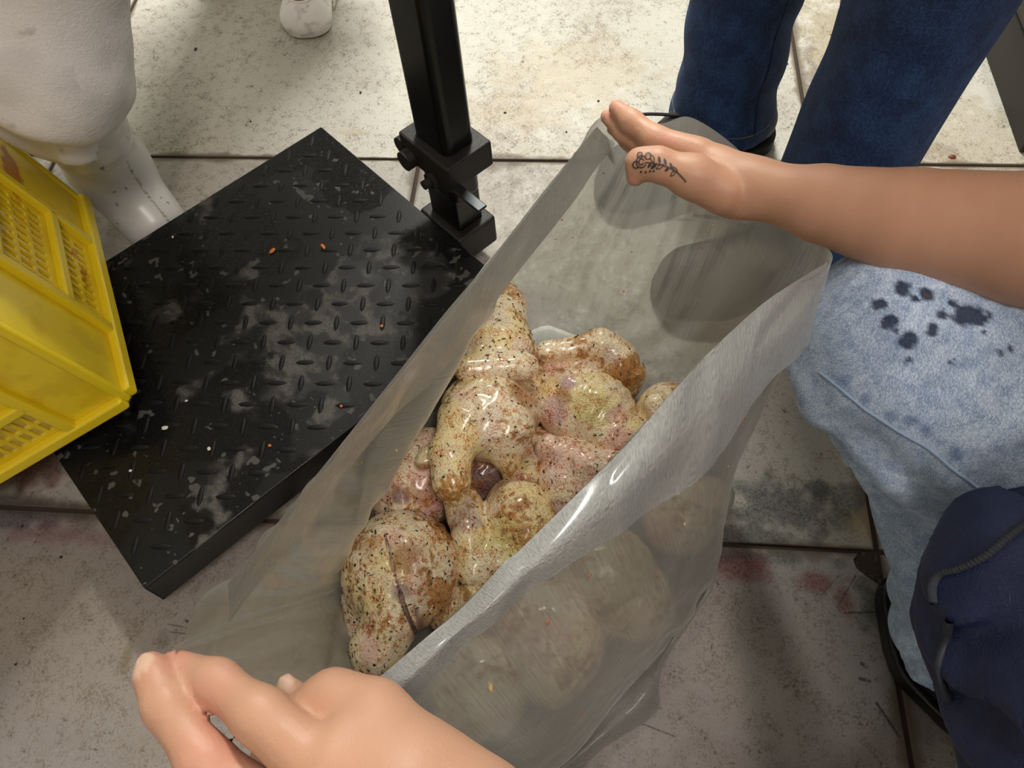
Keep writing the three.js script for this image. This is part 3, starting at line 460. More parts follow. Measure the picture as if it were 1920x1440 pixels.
  const ank = (c) => cap([c[0], 0.07, c[2]], [c[0], 0.3, c[2]], 0.035, 0.045), skin = skinTone(0.4, 0.24, 0.15);
  const lg = paint(meshSDF(join(0.02, ank(A), ank([B[0] - 0.01, 0, B[2]]), cap([A[0], 0.3, A[2]], hip, 0.045, 0.07), cap([B[0], 0.3, B[2]], hip, 0.045, 0.07), cap(hip, add(hip, 0, 0.15, 0), 0.1)), [lo[0], 0.05, lo[2]], [hi[0], 1.15, hi[2]], 0.013), skin);
  part('body', mergeGeometries([lg, standing(o, add(hip, 0, 0.03, 0), 2.9, std(0x8a8f96, 0.85), skin, 0x120d0a)]), M_SKIN, o);
}

// ---------------------------------------------------------------- chicken
const poreBump = grey(512, 512, (i, j) => { const cx = i / 11, cy = j / 11, a = wrapNoise(cx, cy, 47, 61), b = wrapNoise(i / 3, j / 3, 171, 62), c = wrapNoise(i / 34, j / 6, 86, 63); return 0.5 * sstep(0.55, 0.85, a) + 0.2 * b + 0.3 * c; });
const flecks = dataTex(1024, 1024, (i, j) => {
  const cl = wrapNoise(i / 90, j / 90, 12, 64) * 0.6 + wrapNoise(i / 30, j / 30, 35, 65) * 0.4, g1 = wrapNoise(i / 7, j / 7, 147, 66), g2 = wrapNoise(i / 3.5, j / 3.5, 293, 67), v = 0.97 + 0.03 * g2;
  let c = [v, v, v]; const k = sstep(0.66, 0.72, g1 * 0.55 + g2 * 0.2 + cl * 0.45 - 0.06) * sstep(0.47, 0.6, cl); c = mix3(c, [0.82, 0.47, 0.16], k * 0.95); c = mix3(c, [0.48, 0.25, 0.09], sstep(0.82, 0.88, g1 * 0.6 + g2 * 0.3 + cl * 0.3 - 0.03) * 0.8);
  if (g2 * 0.7 + wrapNoise(i / 5, j / 5, 205, 68) * 0.5 > 1.03) c = [0.16, 0.13, 0.08];
  return c;
});
const M_CHICKEN = phys(0xffffff, 0.42, { vertexColors: true, map: flecks, clearcoat: 0.75, clearcoatRoughness: 0.16, bumpMap: poreBump, bumpScale: 0.0015 });
const M_FLAKE = std(0xffffff, 0.6, { vertexColors: true });
const PILE = 'raw chicken pieces in the plastic bag';
const FIELDS = [];
function chicken(name, label, f0, lo, hi, opt, o0) {
  const { s = 1, yellow = 0.5, pink = 0.3, season = 0.5, cell = 0.0019, flakes = 60, marks = [], cut } = opt;
  const gap = cut ? (x, z) => { let m = 9; for (let i = 1; i < cut.length; i++) { const a = cut[i - 1], b = cut[i], dx = b[0] - a[0], dz = b[2] - a[2], t = clamp(((x - a[0]) * dx + (z - a[2]) * dz) / (dx * dx + dz * dz)); m = Math.min(m, Math.hypot(x - a[0] - t * dx, z - a[2] - t * dz) - lerp(-0.0012, 0.0016, (i - 1 + t) / cut.length)); } return m; } : null;
  const f1 = cut ? (x, y, z) => { const d = f0(x, y, z); return d > -0.006 ? Math.max(d, Math.min(0.0016 - gap(x, z), d + 0.006)) : d; } : f0;
  const f = (x, y, z) => f1(x, y, z) - 0.004 * (fbm3(x * 34 + s * 7, y * 34, z * 34, 3) - 0.5) - 0.0009 * Math.sin(x * 330 + 9 * noise3(x * 40 + s, y * 40, z * 40) + z * 180) * sstep(0.42, 0.7, noise3(x * 26 + s * 3, y * 26, z * 26));
  FIELDS.push({ f, lo, hi });
  const g = meshSDF(f, lo, hi, cell), G = (x, y, z) => {
    const a = fbm3(x * 22 + s * 5, y * 22, z * 22, 3), b = fbm3(x * 26 + s * 11, y * 26 + 4, z * 26, 3), fine = noise3(x * 420, y * 420, z * 420);
    let c = [1.0, 0.86, 0.60];
    c = mix3(c, [1.0, 0.82, 0.40], sstep(0.62 - yellow * 0.28, 0.78 - yellow * 0.2, a) * 0.85);
    c = mix3(c, [1.0, 0.66, 0.55], sstep(0.66 - pink * 0.3, 0.86 - pink * 0.3, b) * 0.8);
    c = mix3(c, [0.76, 0.62, 0.60], sstep(0.62, 0.75, fbm3(x * 30 + 40, y * 30 + s, z * 30, 2)) * 0.35);
    for (const [p, r, col, k] of marks) { const d = Math.hypot(x - p[0], y - p[1], z - p[2]) / r + (fbm3(x * 80, y * 80, z * 80, 2) - 0.5) * 0.6; c = mix3(c, col, sstep(1, 0.5, d) * k); }
    if (cut && y > 0.07) { const q = gap(x, z); if (q < 0.0034) c = mix3(c, [0.34, 0.2, 0.2], sstep(0.003, 0.0005, q) * 0.85); }
    const clump = fbm3(x * 30 + s * 13, y * 30 + 9, z * 30 + s, 4), grit = fbm3(x * 240 + s, y * 240, z * 240, 3);
    const se = sstep(0.54, 0.60, clump * 0.6 + grit * 0.4 + (season - 0.5) * 0.16);
    c = mix3(c, mix3([0.62, 0.27, 0.04], [0.3, 0.11, 0.016], sstep(0.45, 0.7, grit)), se * 0.88);
    c = mix3(c, [0.66, 0.38, 0.12], sstep(0.52, 0.58, clump * 0.6 + grit * 0.4 + (season - 0.5) * 0.12) * 0.3);
    if (fine > 0.9 && grit > 0.5) c = mix3(c, [0.2, 0.08, 0.02], 0.6);
    const v = 0.92 + 0.12 * fine; return [c[0] * v, c[1] * v, c[2] * v];
  };
  paint(g, G);
  const o = o0 ?? thing(name, label, 'chicken', PILE);
  part('meat', boxUV(g, 0.08), M_CHICKEN, o);
  // bits of dried herb and pepper lying on the skin
  const p = g.attributes.position, n = g.attributes.normal, gs = [], q = new THREE.Quaternion(), up = new THREE.Vector3(0, 0, 1);
  for (let k = 0, tries = 0; k < flakes && tries < 4000; tries++) {
    const i = Math.floor(rnd() * p.count), nv = new THREE.Vector3().fromBufferAttribute(n, i); if (nv.y < 0.15) continue; k++;
    const long = rnd() < 0.35, w = long ? 0.0003 + rnd() * 0.0003 : 0.0004 + rnd() * 0.0007, h = long ? 0.0011 + rnd() * 0.0014 : w * (0.7 + rnd() * 0.8), fl = new THREE.BoxGeometry(w * 2, h * 2, 0.0007).rotateZ(rnd() * 6.28).applyQuaternion(q.setFromUnitVectors(up, nv)).translate(p.getX(i) + nv.x * 0.0003, p.getY(i) + nv.y * 0.0003, p.getZ(i) + nv.z * 0.0003);
    const pick = rnd(), col = pick < 0.45 ? [0.035, 0.03, 0.018] : pick < 0.7 ? [0.07, 0.065, 0.02] : [0.26, 0.1, 0.02]; paint(fl, () => col); fl.deleteAttribute('uv'); gs.push(fl);
  }
  if (gs.length) part('herb_flakes', mergeGeometries(gs), M_FLAKE, o, 'dark herb and pepper flakes').userData.kind = 'stuff';
  return o;
}
const around = (c, r) => [c.map((v, i) => v - (i === 1 ? Math.min(r, v) : r)), c.map((v) => v + r)];
const bone = (p, dir, r, o) => { const d = V(dir).normalize(), g = meshSDF(join(0.006, ell(add(p, d.z * r * 0.7, 0, -d.x * r * 0.7), [r, r * 0.9, r]), ell(add(p, -d.z * r * 0.7, 0, d.x * r * 0.7), [r, r * 0.9, r]), cap(p, add(p, -d.x * r * 2, -d.y * r * 2, -d.z * r * 2), r * 0.9, r * 0.8)), p.map((v) => v - r * 4), p.map((v) => v + r * 4), 0.0016); paint(g, (x, y, z) => mix3([0.78, 0.68, 0.4], [0.45, 0.25, 0.12], sstep(0.5, 0.7, fbm3(x * 90, y * 90, z * 90, 2)))); part('bone_end', boxUV(g, 0.08), M_CHICKEN, o, 'pale knuckle of drumstick'); };
const PURPLE = [0.2, 0.09, 0.1], RAW = [0.72, 0.3, 0.24], BROWN = [0.42, 0.17, 0.03];
{
  // big slashed thigh at the near end
  let c = [0.0818, 0.072, 0.6718];
  chicken('chicken_leg_quarter', 'plump slashed chicken thigh thickly dusted with brown seasoning', join(0.014, ell(c, [0.063, 0.058, 0.064], [0, 0.5, 0]), cap([0.0864, 0.1, 0.7304], [0.0738, 0.09, 0.7545], 0.028, 0.024), cap([0.0738, 0.09, 0.7545], [0.0645, 0.07, 0.77], 0.0235, 0.016), cap([0.0362, 0.05, 0.7023], [0.0379, 0.045, 0.7315], 0.018, 0.010)), ...around(c, 0.13), { s: 1, yellow: 0.45, pink: 0.1, season: 0.62, flakes: 240, cut: [[0.0706, 0.12, 0.6483], [0.0818, 0.126, 0.6745], [0.0907, 0.126, 0.6979], [0.0986, 0.12, 0.7166], [0.1069, 0.11, 0.7315], [0.1148, 0.1, 0.744]], marks: [[[0.0956, 0.12, 0.7064], 0.012, PURPLE, 0.6], [[0.1112, 0.1, 0.7366], 0.016, PURPLE, 0.9], [[0.1048, 0.11, 0.724], 0.009, PURPLE, 0.9], [[0.0977, 0.128, 0.6742], 0.022, BROWN, 0.75], [[0.06, 0.115, 0.6639], 0.018, BROWN, 0.5], [[0.0891, 0.09, 0.7434], 0.012, BROWN, 0.8]] });
  // leg quarter in the middle with its drumstick hanging towards the near end
  c = [0.1605, 0.098, 0.4972];
  let o = chicken('chicken_leg_quarter', 'yellow chicken leg quarter with drumstick bent down, on top of the pile', join(0.013, ell(c, [0.054, 0.05, 0.053]), cap([0.1401, 0.125, 0.5234], [0.1284, 0.125, 0.5587], 0.032, 0.022), cap([0.1284, 0.125, 0.5587], [0.1333, 0.122, 0.5907], 0.0205, 0.0175), cap([0.1333, 0.122, 0.5907], [0.1352, 0.112, 0.599], 0.0185, 0.013), cap([0.1814, 0.11, 0.5237], [0.1886, 0.085, 0.5617], 0.036, 0.008), cap([0.195, 0.09, 0.4791], [0.1977, 0.07, 0.4393], 0.03, 0.02)), ...around(c, 0.125), { s: 2, yellow: 0.75, pink: 0.12, season: 0.42, flakes: 130, marks: [[[0.203, 0.13, 0.4839], 0.03, BROWN, 0.75], [[0.213, 0.11, 0.5157], 0.022, BROWN, 0.7], [[0.1889, 0.09, 0.562], 0.012, [0.5, 0.33, 0.08], 0.6], [[0.1151, 0.12, 0.5252], 0.016, [0.55, 0.47, 0.47], 0.5]] });
  bone([0.0985, 0.11, 0.5582], [-0.9, 0, -0.3], 0.0085, o);
  // thigh above it
  c = [0.1615, 0.1, 0.3997];
  chicken('chicken_thigh', 'pointed chicken thigh with a skin fold, leaning on the bag wall', join(0.02, cap([0.1635, 0.098, 0.4096], [0.1702, 0.1, 0.3468], 0.05, 0.021), cap([0.1702, 0.1, 0.3468], [0.1701, 0.1, 0.3291], 0.02, 0.010), cap([0.14, 0.138, 0.4633], [0.201, 0.132, 0.4517], 0.016, 0.016)), ...around(c, 0.125), { s: 3, yellow: 0.72, pink: 0.05, season: 0.6, flakes: 150, marks: [[[0.1953, 0.1, 0.3834], 0.018, BROWN, 0.7], [[0.1669, 0.095, 0.3255], 0.014, BROWN, 0.6], [[0.1478, 0.13, 0.427], 0.016, BROWN, 0.45], [[0.1972, 0.12, 0.4474], 0.014, BROWN, 0.6]] });
  // wing-like leg at the far end
  c = [0.2696, 0.06, 0.4007];
  o = chicken('chicken_leg_quarter', 'bent chicken leg with dark brown crusted end, against far bag wall', join(0.006, cap([0.2198, 0.09, 0.4062], [0.2843, 0.09, 0.3926], 0.0125, 0.0155), cap([0.2843, 0.09, 0.3926], [0.3073, 0.075, 0.4025], 0.019, 0.024), cap([0.2278, 0.045, 0.4131], [0.3026, 0.047, 0.4113], 0.036, 0.036), cap([0.3073, 0.075, 0.4159], [0.3265, 0.07, 0.421], 0.022, 0.014)), ...around(c, 0.125), { s: 4, yellow: 0.7, pink: 0.05, season: 0.5, flakes: 60, marks: [[[0.313, 0.085, 0.4326], 0.03, BROWN, 0.9], [[0.2818, 0.1, 0.4462], 0.02, BROWN, 0.7], [[0.3288, 0.08, 0.429], 0.016, [0.2, 0.09, 0.03], 0.9], [[0.2966, 0.1, 0.4133], 0.016, [0.6, 0.48, 0.42], 0.6]] });
  // pink rounded thigh on the right
  c = [0.2761, 0.072, 0.4799];
  chicken('chicken_thigh', 'glossy rounded pink and yellow chicken thigh under the bag rim', join(0.014, ell(c, [0.052, 0.052, 0.05], [0, 0.2, 0]), ell([0.2341, 0.085, 0.4713], [0.021, 0.028, 0.032]), cap([0.2494, 0.112, 0.4615], [0.2475, 0.1, 0.472], 0.0115, 0.014), cap([0.3011, 0.09, 0.5215], [0.3223, 0.08, 0.5057], 0.022, 0.02)), ...around(c, 0.11), { s: 5, yellow: 0.4, pink: 0.45, season: 0.2, flakes: 45, marks: [[[0.276, 0.12, 0.4919], 0.026, [0.75, 0.64, 0.26], 0.8], [[0.2483, 0.125, 0.4657], 0.014, [0.6, 0.4, 0.42], 0.9], [[0.2437, 0.12, 0.4813], 0.014, BROWN, 0.75], [[0.3057, 0.11, 0.5277], 0.018, RAW, 0.6], [[0.2325, 0.11, 0.4951], 0.02, [0.62, 0.44, 0.46], 0.6]] });
  c = [0.2675, 0.058, 0.5539];
  chicken('chicken_breast', 'pink raw chicken piece with torn skin edge, along the near rim', join(0.012, ell(c, [0.05, 0.046, 0.06], [0, 0.3, 0]), cap([0.231, 0.09, 0.5312], [0.2665, 0.095, 0.546], 0.016, 0.014), cap([0.2723, 0.1, 0.5542], [0.3124, 0.095, 0.5476], 0.012, 0.016), cap([0.2383, 0.08, 0.5647], [0.2529, 0.06, 0.6086], 0.018, 0.012)), ...around(c, 0.12), { s: 6, yellow: 0.12, pink: 0.85, season: 0.46, flakes: 70, marks: [[[0.2787, 0.1, 0.5834], 0.03, [0.76, 0.5, 0.44], 0.6], [[0.2455, 0.08, 0.5983], 0.016, [0.66, 0.5, 0.5], 0.8], [[0.2848, 0.09, 0.5911], 0.016, BROWN, 0.5]] });
  // yellow quarter in the middle of the near half
  c = [0.2045, 0.06, 0.6154];
  o = chicken('chicken_leg_quarter', 'yellow chicken leg quarter with a thin drumstick lying beside slashed thigh', join(0.01, ell(c, [0.043, 0.05, 0.06], [0, 0.3, 0]), cap([0.1413, 0.085, 0.5995], [0.1525, 0.088, 0.6386], 0.021, 0.017), cap([0.1525, 0.088, 0.6386], [0.1583, 0.08, 0.671], 0.0165, 0.0175), cap([0.1866, 0.07, 0.6596], [0.1786, 0.06, 0.6742], 0.03, 0.02)), ...around(c, 0.125), { s: 7, yellow: 0.95, pink: 0.05, season: 0.34, flakes: 80, marks: [[[0.194, 0.12, 0.6417], 0.04, [0.74, 0.66, 0.22], 0.75], [[0.1473, 0.1, 0.6198], 0.024, [0.5, 0.4, 0.4], 0.7], [[0.2179, 0.1, 0.6044], 0.008, BROWN, 0.6], [[0.177, 0.1, 0.5854], 0.016, [0.5, 0.32, 0.14], 0.6], [[0.1891, 0.09, 0.6739], 0.016, BROWN, 0.4]] });
  bone([0.1579, 0.075, 0.6785], [0.1, 0, 0.9], 0.007, o);
  c = [0.0796, 0.05, 0.5565];
  chicken('chicken_breast', 'raw pink chicken breast with red seasoning behind slashed thigh', join(0.015, ell(c, [0.058, 0.046, 0.062], [0, -0.4, 0]), cap([0.064, 0.085, 0.5626], [0.0743, 0.08, 0.6101], 0.012, 0.01)), ...around(c, 0.11), { s: 8, yellow: 0.05, pink: 0.9, season: 0.58, flakes: 70, marks: [[[0.074, 0.09, 0.5957], 0.014, PURPLE, 0.8], [[0.1137, 0.08, 0.6081], 0.03, [0.78, 0.42, 0.36], 0.7], [[0.0952, 0.09, 0.5884], 0.02, [0.4, 0.14, 0.03], 0.6], [[0.1465, 0.06, 0.5477], 0.02, PURPLE, 0.6]] });
  c = [0.2073, 0.06, 0.548];
  chicken('chicken_drumstick', 'small chicken drumstick knob showing between the larger pieces', join(0.01, cap([0.2062, 0.082, 0.564], [0.2175, 0.05, 0.5197], 0.016, 0.026), cap([0.2175, 0.05, 0.5197], [0.1509, 0.045, 0.5442], 0.03, 0.034)), ...around(c, 0.1), { s: 9, yellow: 0.5, pink: 0.4, season: 0.6, flakes: 26, marks: [[[0.2071, 0.09, 0.5736], 0.014, BROWN, 0.7], [[0.1539, 0.07, 0.5517], 0.04, [0.16, 0.06, 0.06], 0.9]] });
  c = [0.1627, 0.05, 0.6949];
  chicken('chicken_drumstick', 'chicken drumstick tip tucked beside slashed thigh under the bag rim', join(0.01, cap([0.1576, 0.075, 0.6918], [0.1665, 0.05, 0.7058], 0.0125, 0.03), cap([0.1665, 0.05, 0.7058], [0.1357, 0.035, 0.6983], 0.034, 0.03)), ...around(c, 0.08), { s: 10, yellow: 0.6, pink: 0.4, season: 0.5, flakes: 16 });
  c = [0.3672, 0.055, 0.481];
  o = chicken('chicken_leg_quarter', 'chicken leg in the bag corner by the knee, bone end poking up', join(0.02, ell(c, [0.045, 0.042, 0.055]), cap([0.3612, 0.08, 0.4872], [0.3465, 0.098, 0.4736], 0.018, 0.011)), ...around(c, 0.1), { s: 11, yellow: 0.3, pink: 0.5, season: 0.55, cell: 0.0026, flakes: 10 });
  // pieces seen only through the near wall
  for (const [p, r, s, pk, ye, label] of [
    [[0.3765, 0.05, 0.5863], [0.042, 0.042, 0.045], 12, 0.8, 0.3, 'pinkish chicken piece pressed against clear bag wall by the red floor stain'],
    [[0.2928, 0.058, 0.6586], [0.055, 0.05, 0.05], 13, 0.2, 0.9, 'yellowish chicken piece blurred behind the middle of the near bag wall'],
    [[0.2403, 0.06, 0.7304], [0.06, 0.052, 0.056], 14, 0.6, 0.6, 'orange tinted chicken piece blurred behind the near bag wall close to left hand'],
    [[0.3243, 0.045, 0.6814], [0.045, 0.04, 0.04], 15, 0.6, 0.4, 'dim chicken piece low behind the near bag wall'],
    [[0.1739, 0.055, 0.7797], [0.05, 0.045, 0.05], 16, 0.3, 0.6, 'chicken piece at the bag end beneath the left hand']]) {
    chicken('chicken_thigh', label, join(0.02, ell(p, r, [0, s, 0]), cap(p, add(p, 0.045 * Math.cos(s), 0.005, 0.045 * Math.sin(s)), 0.035, 0.018)), ...around(p, 0.1), { s, yellow: ye, pink: pk, season: 0.45, cell: 0.0034, flakes: 8 });
  }
}

// ---------------------------------------------------------------- clear plastic bag, held open
const bagCols = [
  [[0.088, 0.527, 0.841], [0.044, 0.380, 0.805], [0.020, 0.220, 0.756], [0.014, 0.080, 0.709], [0.015, 0.004, 0.668]],
  [[0.114, 0.508, 0.777], [0.065, 0.370, 0.758], [0.041, 0.220, 0.723], [0.024, 0.080, 0.677], [0.025, 0.004, 0.636]],
  [[0.143, 0.489, 0.704], [0.083, 0.360, 0.715], [0.084, 0.240, 0.672], [0.034, 0.100, 0.634], [0.036, 0.004, 0.583]],
  [[0.173, 0.470, 0.631], [0.098, 0.360, 0.669], [0.115, 0.260, 0.620], [0.042, 0.110, 0.562], [0.045, 0.004, 0.514]],
  [[0.202, 0.453, 0.559], [0.124, 0.360, 0.610], [0.141, 0.260, 0.554], [0.062, 0.110, 0.478], [0.090, 0.004, 0.430]],
  [[0.228, 0.441, 0.495], [0.156, 0.350, 0.537], [0.170, 0.260, 0.483], [0.095, 0.110, 0.394], [0.150, 0.004, 0.362]],
  [[0.252, 0.430, 0.436], [0.202, 0.340, 0.442], [0.193, 0.250, 0.410], [0.140, 0.110, 0.333], [0.192, 0.004, 0.322]],
  [[0.273, 0.423, 0.386], [0.254, 0.320, 0.350], [0.225, 0.200, 0.321], [0.194, 0.090, 0.317], [0.215, 0.004, 0.310]],
  [[0.319, 0.415, 0.385], [0.301, 0.300, 0.351], [0.277, 0.180, 0.333], [0.251, 0.060, 0.330], [0.237, 0.004, 0.317]],
  [[0.349, 0.405, 0.367], [0.348, 0.290, 0.348], [0.334, 0.170, 0.339], [0.311, 0.060, 0.344], [0.290, 0.004, 0.341]],
  [[0.396, 0.385, 0.392], [0.393, 0.300, 0.397], [0.386, 0.180, 0.389], [0.370, 0.050, 0.391], [0.339, 0.004, 0.388]],
  [[0.435, 0.375, 0.458], [0.434, 0.300, 0.452], [0.428, 0.190, 0.449], [0.410, 0.060, 0.461], [0.381, 0.004, 0.440]],
  [[0.425, 0.454, 0.557], [0.439, 0.360, 0.535], [0.442, 0.230, 0.516], [0.420, 0.090, 0.541], [0.416, 0.004, 0.524]],
  [[0.373, 0.476, 0.608], [0.405, 0.350, 0.579], [0.418, 0.220, 0.568], [0.415, 0.080, 0.593], [0.418, 0.004, 0.589]],
  [[0.328, 0.480, 0.659], [0.356, 0.360, 0.640], [0.383, 0.220, 0.632], [0.408, 0.080, 0.650], [0.409, 0.004, 0.645]],
  [[0.286, 0.477, 0.711], [0.311, 0.360, 0.704], [0.340, 0.220, 0.706], [0.368, 0.070, 0.714], [0.371, 0.004, 0.705]],
  [[0.241, 0.480, 0.765], [0.260, 0.370, 0.768], [0.285, 0.230, 0.771], [0.314, 0.070, 0.773], [0.316, 0.004, 0.768]],
  [[0.202, 0.482, 0.809], [0.217, 0.370, 0.819], [0.235, 0.230, 0.829], [0.261, 0.070, 0.839], [0.261, 0.004, 0.835]],
  [[0.168, 0.487, 0.846], [0.171, 0.380, 0.856], [0.182, 0.230, 0.866], [0.198, 0.070, 0.868], [0.203, 0.004, 0.860]],
  [[0.140, 0.498, 0.857], [0.125, 0.380, 0.865], [0.117, 0.230, 0.859], [0.120, 0.070, 0.838], [0.135, 0.004, 0.821]],
  [[0.111, 0.512, 0.853], [0.077, 0.380, 0.842], [0.062, 0.230, 0.814], [0.059, 0.070, 0.779], [0.068, 0.004, 0.752]]
];
{
  const o = thing('plastic_bag', 'large translucent plastic bag held open around raw seasoned chicken', 'bag');
  const streaks = grey(1024, 512, (i, j) => { const a = wrapNoise(i / 4, j / 90, 256, 51), b = wrapNoise(i / 12, j / 40, 86, 52), c = wrapNoise(i / 40, j / 40, 26, 53); return 0.5 * a * b + 0.3 * c + 0.2 * sstep(0.8, 0.95, wrapNoise(i / 9, j / 140, 114, 54)); });
  const film = { transmission: 0.60, thickness: 0, ior: 1.45, side: THREE.DoubleSide, bumpMap: streaks, bumpScale: 0.0010, clearcoat: 1, clearcoatRoughness: 0.16 };
  const M = phys(0xc6c6c0, 0.5, { ...film, transmission: 0.76 }), M2 = phys(0xbcbebb, 0.58, { ...film, transmission: 0.56 });
  const bell = (u, c, w) => { let d = Math.abs(u - c); d = Math.min(d, 1 - d); return Math.exp(-d * d / (w * w)); };
  const crease = (u, v, x, y, z) => {
    const near = 0.005 * bell(u, 0.40, 0.05) * Math.pow(1 - v, 0.7) * sstep(0, 0.08, v) * (Math.pow(Math.abs(Math.sin(u * 200 + 2.5 * noise2(u * 30, v * 2))), 4) - 0.4) + 0.003 * bell(u, 0.02, 0.06) * (1 - 0.7 * v) * Math.sin(u * 300 + 4 * noise2(u * 30 + 8, v * 3));
    const loose = 0.005 * (fbm3(x * 18, y * 9, z * 18, 3) - 0.5) * sstep(0, 0.15, v) + 0.0025 * Math.sin(u * 160 + v * 14 + 6 * fbm2(u * 14, v * 3, 2)) * sstep(0.05, 0.3, v) * sstep(0.4, 0.7, noise2(u * 20 + 9, v * 4));
    return near + loose - 0.004 * sstep(0.45, 0.8, v) * Math.abs(fbm3(x * 40, y * 40, z * 40, 2) - 0.5);
  };
  const g = sheet(bagCols, 420, 150, true, crease);
  // the film lies against the meat where it touches
  { const p = g.attributes.position, mx = 0.22, mz = 0.6;
    for (let i = 0; i < p.count; i++) { let x = p.getX(i), y = p.getY(i), z = p.getZ(i); if (y > 0.26) continue; let moved = false;
      for (let it = 0; it < 6; it++) { let d = 1; for (const q of FIELDS) if (x > q.lo[0] - 0.01 && x < q.hi[0] + 0.01 && z > q.lo[2] - 0.01 && z < q.hi[2] + 0.01 && y < q.hi[1]) d = Math.min(d, q.f(x, y, z)); if (d > 0.0015) break; const dx = x - mx, dz = z - mz, l = Math.hypot(dx, dz); x += dx / l * (0.0025 - d) * 1.1; z += dz / l * (0.0025 - d) * 1.1; moved = true; }
      if (moved) p.setXYZ(i, x, y, z); }
    g.computeVertexNormals(); }
  part('bag_wall', g, M, o);
  const bits = [], P = g.attributes.position;
  for (let k = 0; k < 46; k++) { const a = Math.floor((k < 30 ? 0.12 + rnd() * 0.36 : 0.56 + rnd() * 0.3) * 420), b = Math.floor((0.04 + rnd() * 0.6) * 150), i = a * 151 + b, r = 0.0006 + rnd() * rnd() * 0.0016; bits.push(paint(new THREE.IcosahedronGeometry(r, 1).scale(1 + rnd(), 1, 1).rotateY(rnd() * 6).translate(P.getX(i), P.getY(i), P.getZ(i)), () => (k % 3 ? [0.4, 0.14, 0.03] : [0.55, 0.4, 0.2]))); }
  part('stuck_seasoning', mergeGeometries(bits), std(0xffffff, 0.6, { vertexColors: true }), o, 'orange seasoning specks on bag').userData.kind = 'stuff';
  // flat bottom, under the pile
  const rim = bagCols.map((c) => c[c.length - 1]), cx = rim.reduce((s, p) => s + p[0], 0) / rim.length, cz = rim.reduce((s, p) => s + p[2], 0) / rim.length;
  part('bag_bottom', sheet(rim.map((p) => [p, [lerp(p[0], cx, 0.5), 0.003, lerp(p[2], cz, 0.5)], [cx, 0.003, cz]]), 80, 8, true), M, o);
  part('rim_cuff', sheet([
  [[0.171, 0.495, 0.845], [0.182, 0.496, 0.849], [0.188, 0.481, 0.851]],
  [[0.203, 0.487, 0.810], [0.212, 0.491, 0.815], [0.218, 0.480, 0.817]],
  [[0.241, 0.485, 0.767], [0.250, 0.490, 0.776], [0.259, 0.480, 0.781]],
  [[0.286, 0.482, 0.714], [0.288, 0.480, 0.736], [0.291, 0.464, 0.753]],
  [[0.327, 0.485, 0.662], [0.332, 0.474, 0.688], [0.339, 0.450, 0.708]],
  [[0.372, 0.480, 0.611], [0.369, 0.474, 0.642], [0.369, 0.455, 0.664]],
  [[0.420, 0.459, 0.563], [0.410, 0.458, 0.594], [0.405, 0.444, 0.616]]
], 140, 26, false, (u, v, x, y, z) => 0.009 * (fbm3(x * 16, y * 16, z * 16, 2) - 0.5) * v + 0.0014 * Math.sin(u * 26 + v * 3 + 5 * noise2(u * 7, v * 2)) * sstep(0.5, 0.75, noise2(u * 12 + 4, 1))), M2, o, 'milky rim of bag folded outward');
  part('rim_cuff', sheet([
  [[0.101, 0.517, 0.809], [0.090, 0.487, 0.812], [0.074, 0.447, 0.812]],
  [[0.125, 0.503, 0.750], [0.113, 0.473, 0.757], [0.097, 0.433, 0.760]],
  [[0.154, 0.486, 0.677], [0.137, 0.457, 0.695], [0.116, 0.416, 0.708]],
  [[0.176, 0.474, 0.622], [0.157, 0.444, 0.646], [0.135, 0.404, 0.664]],
  [[0.199, 0.461, 0.568], [0.182, 0.431, 0.594], [0.164, 0.391, 0.613]],
  [[0.230, 0.444, 0.490], [0.216, 0.413, 0.511], [0.201, 0.374, 0.524]],
  [[0.250, 0.432, 0.440], [0.243, 0.402, 0.449], [0.235, 0.362, 0.449]],
  [[0.268, 0.422, 0.397], [0.276, 0.391, 0.373], [0.285, 0.352, 0.340]]
], 140, 20, false, (u, v, x, y, z) => 0.008 * (fbm3(x * 17 + 4, y * 17, z * 17, 2) - 0.5) * v), M2, o, 'milky rim of bag folded inward');
  part('loose_corner', sheet([
  [[0.421, 0.020, 0.601], [0.424, 0.024, 0.601], [0.428, 0.004, 0.601]],
  [[0.412, 0.020, 0.649], [0.411, 0.024, 0.655], [0.409, 0.004, 0.660]],
  [[0.372, 0.020, 0.703], [0.365, 0.024, 0.722], [0.358, 0.004, 0.742]],
  [[0.321, 0.020, 0.762], [0.337, 0.024, 0.773], [0.352, 0.004, 0.784]],
  [[0.263, 0.020, 0.831], [0.279, 0.024, 0.827], [0.295, 0.004, 0.824]],
  [[0.210, 0.020, 0.865], [0.231, 0.024, 0.868], [0.252, 0.004, 0.871]]
], 90, 34, false, (u, v, x, y, z) => 0.012 * (fbm3(x * 34, y * 34, z * 34, 3) - 0.42) * Math.sin(Math.min(v, 1) * Math.PI)), M, o);
}

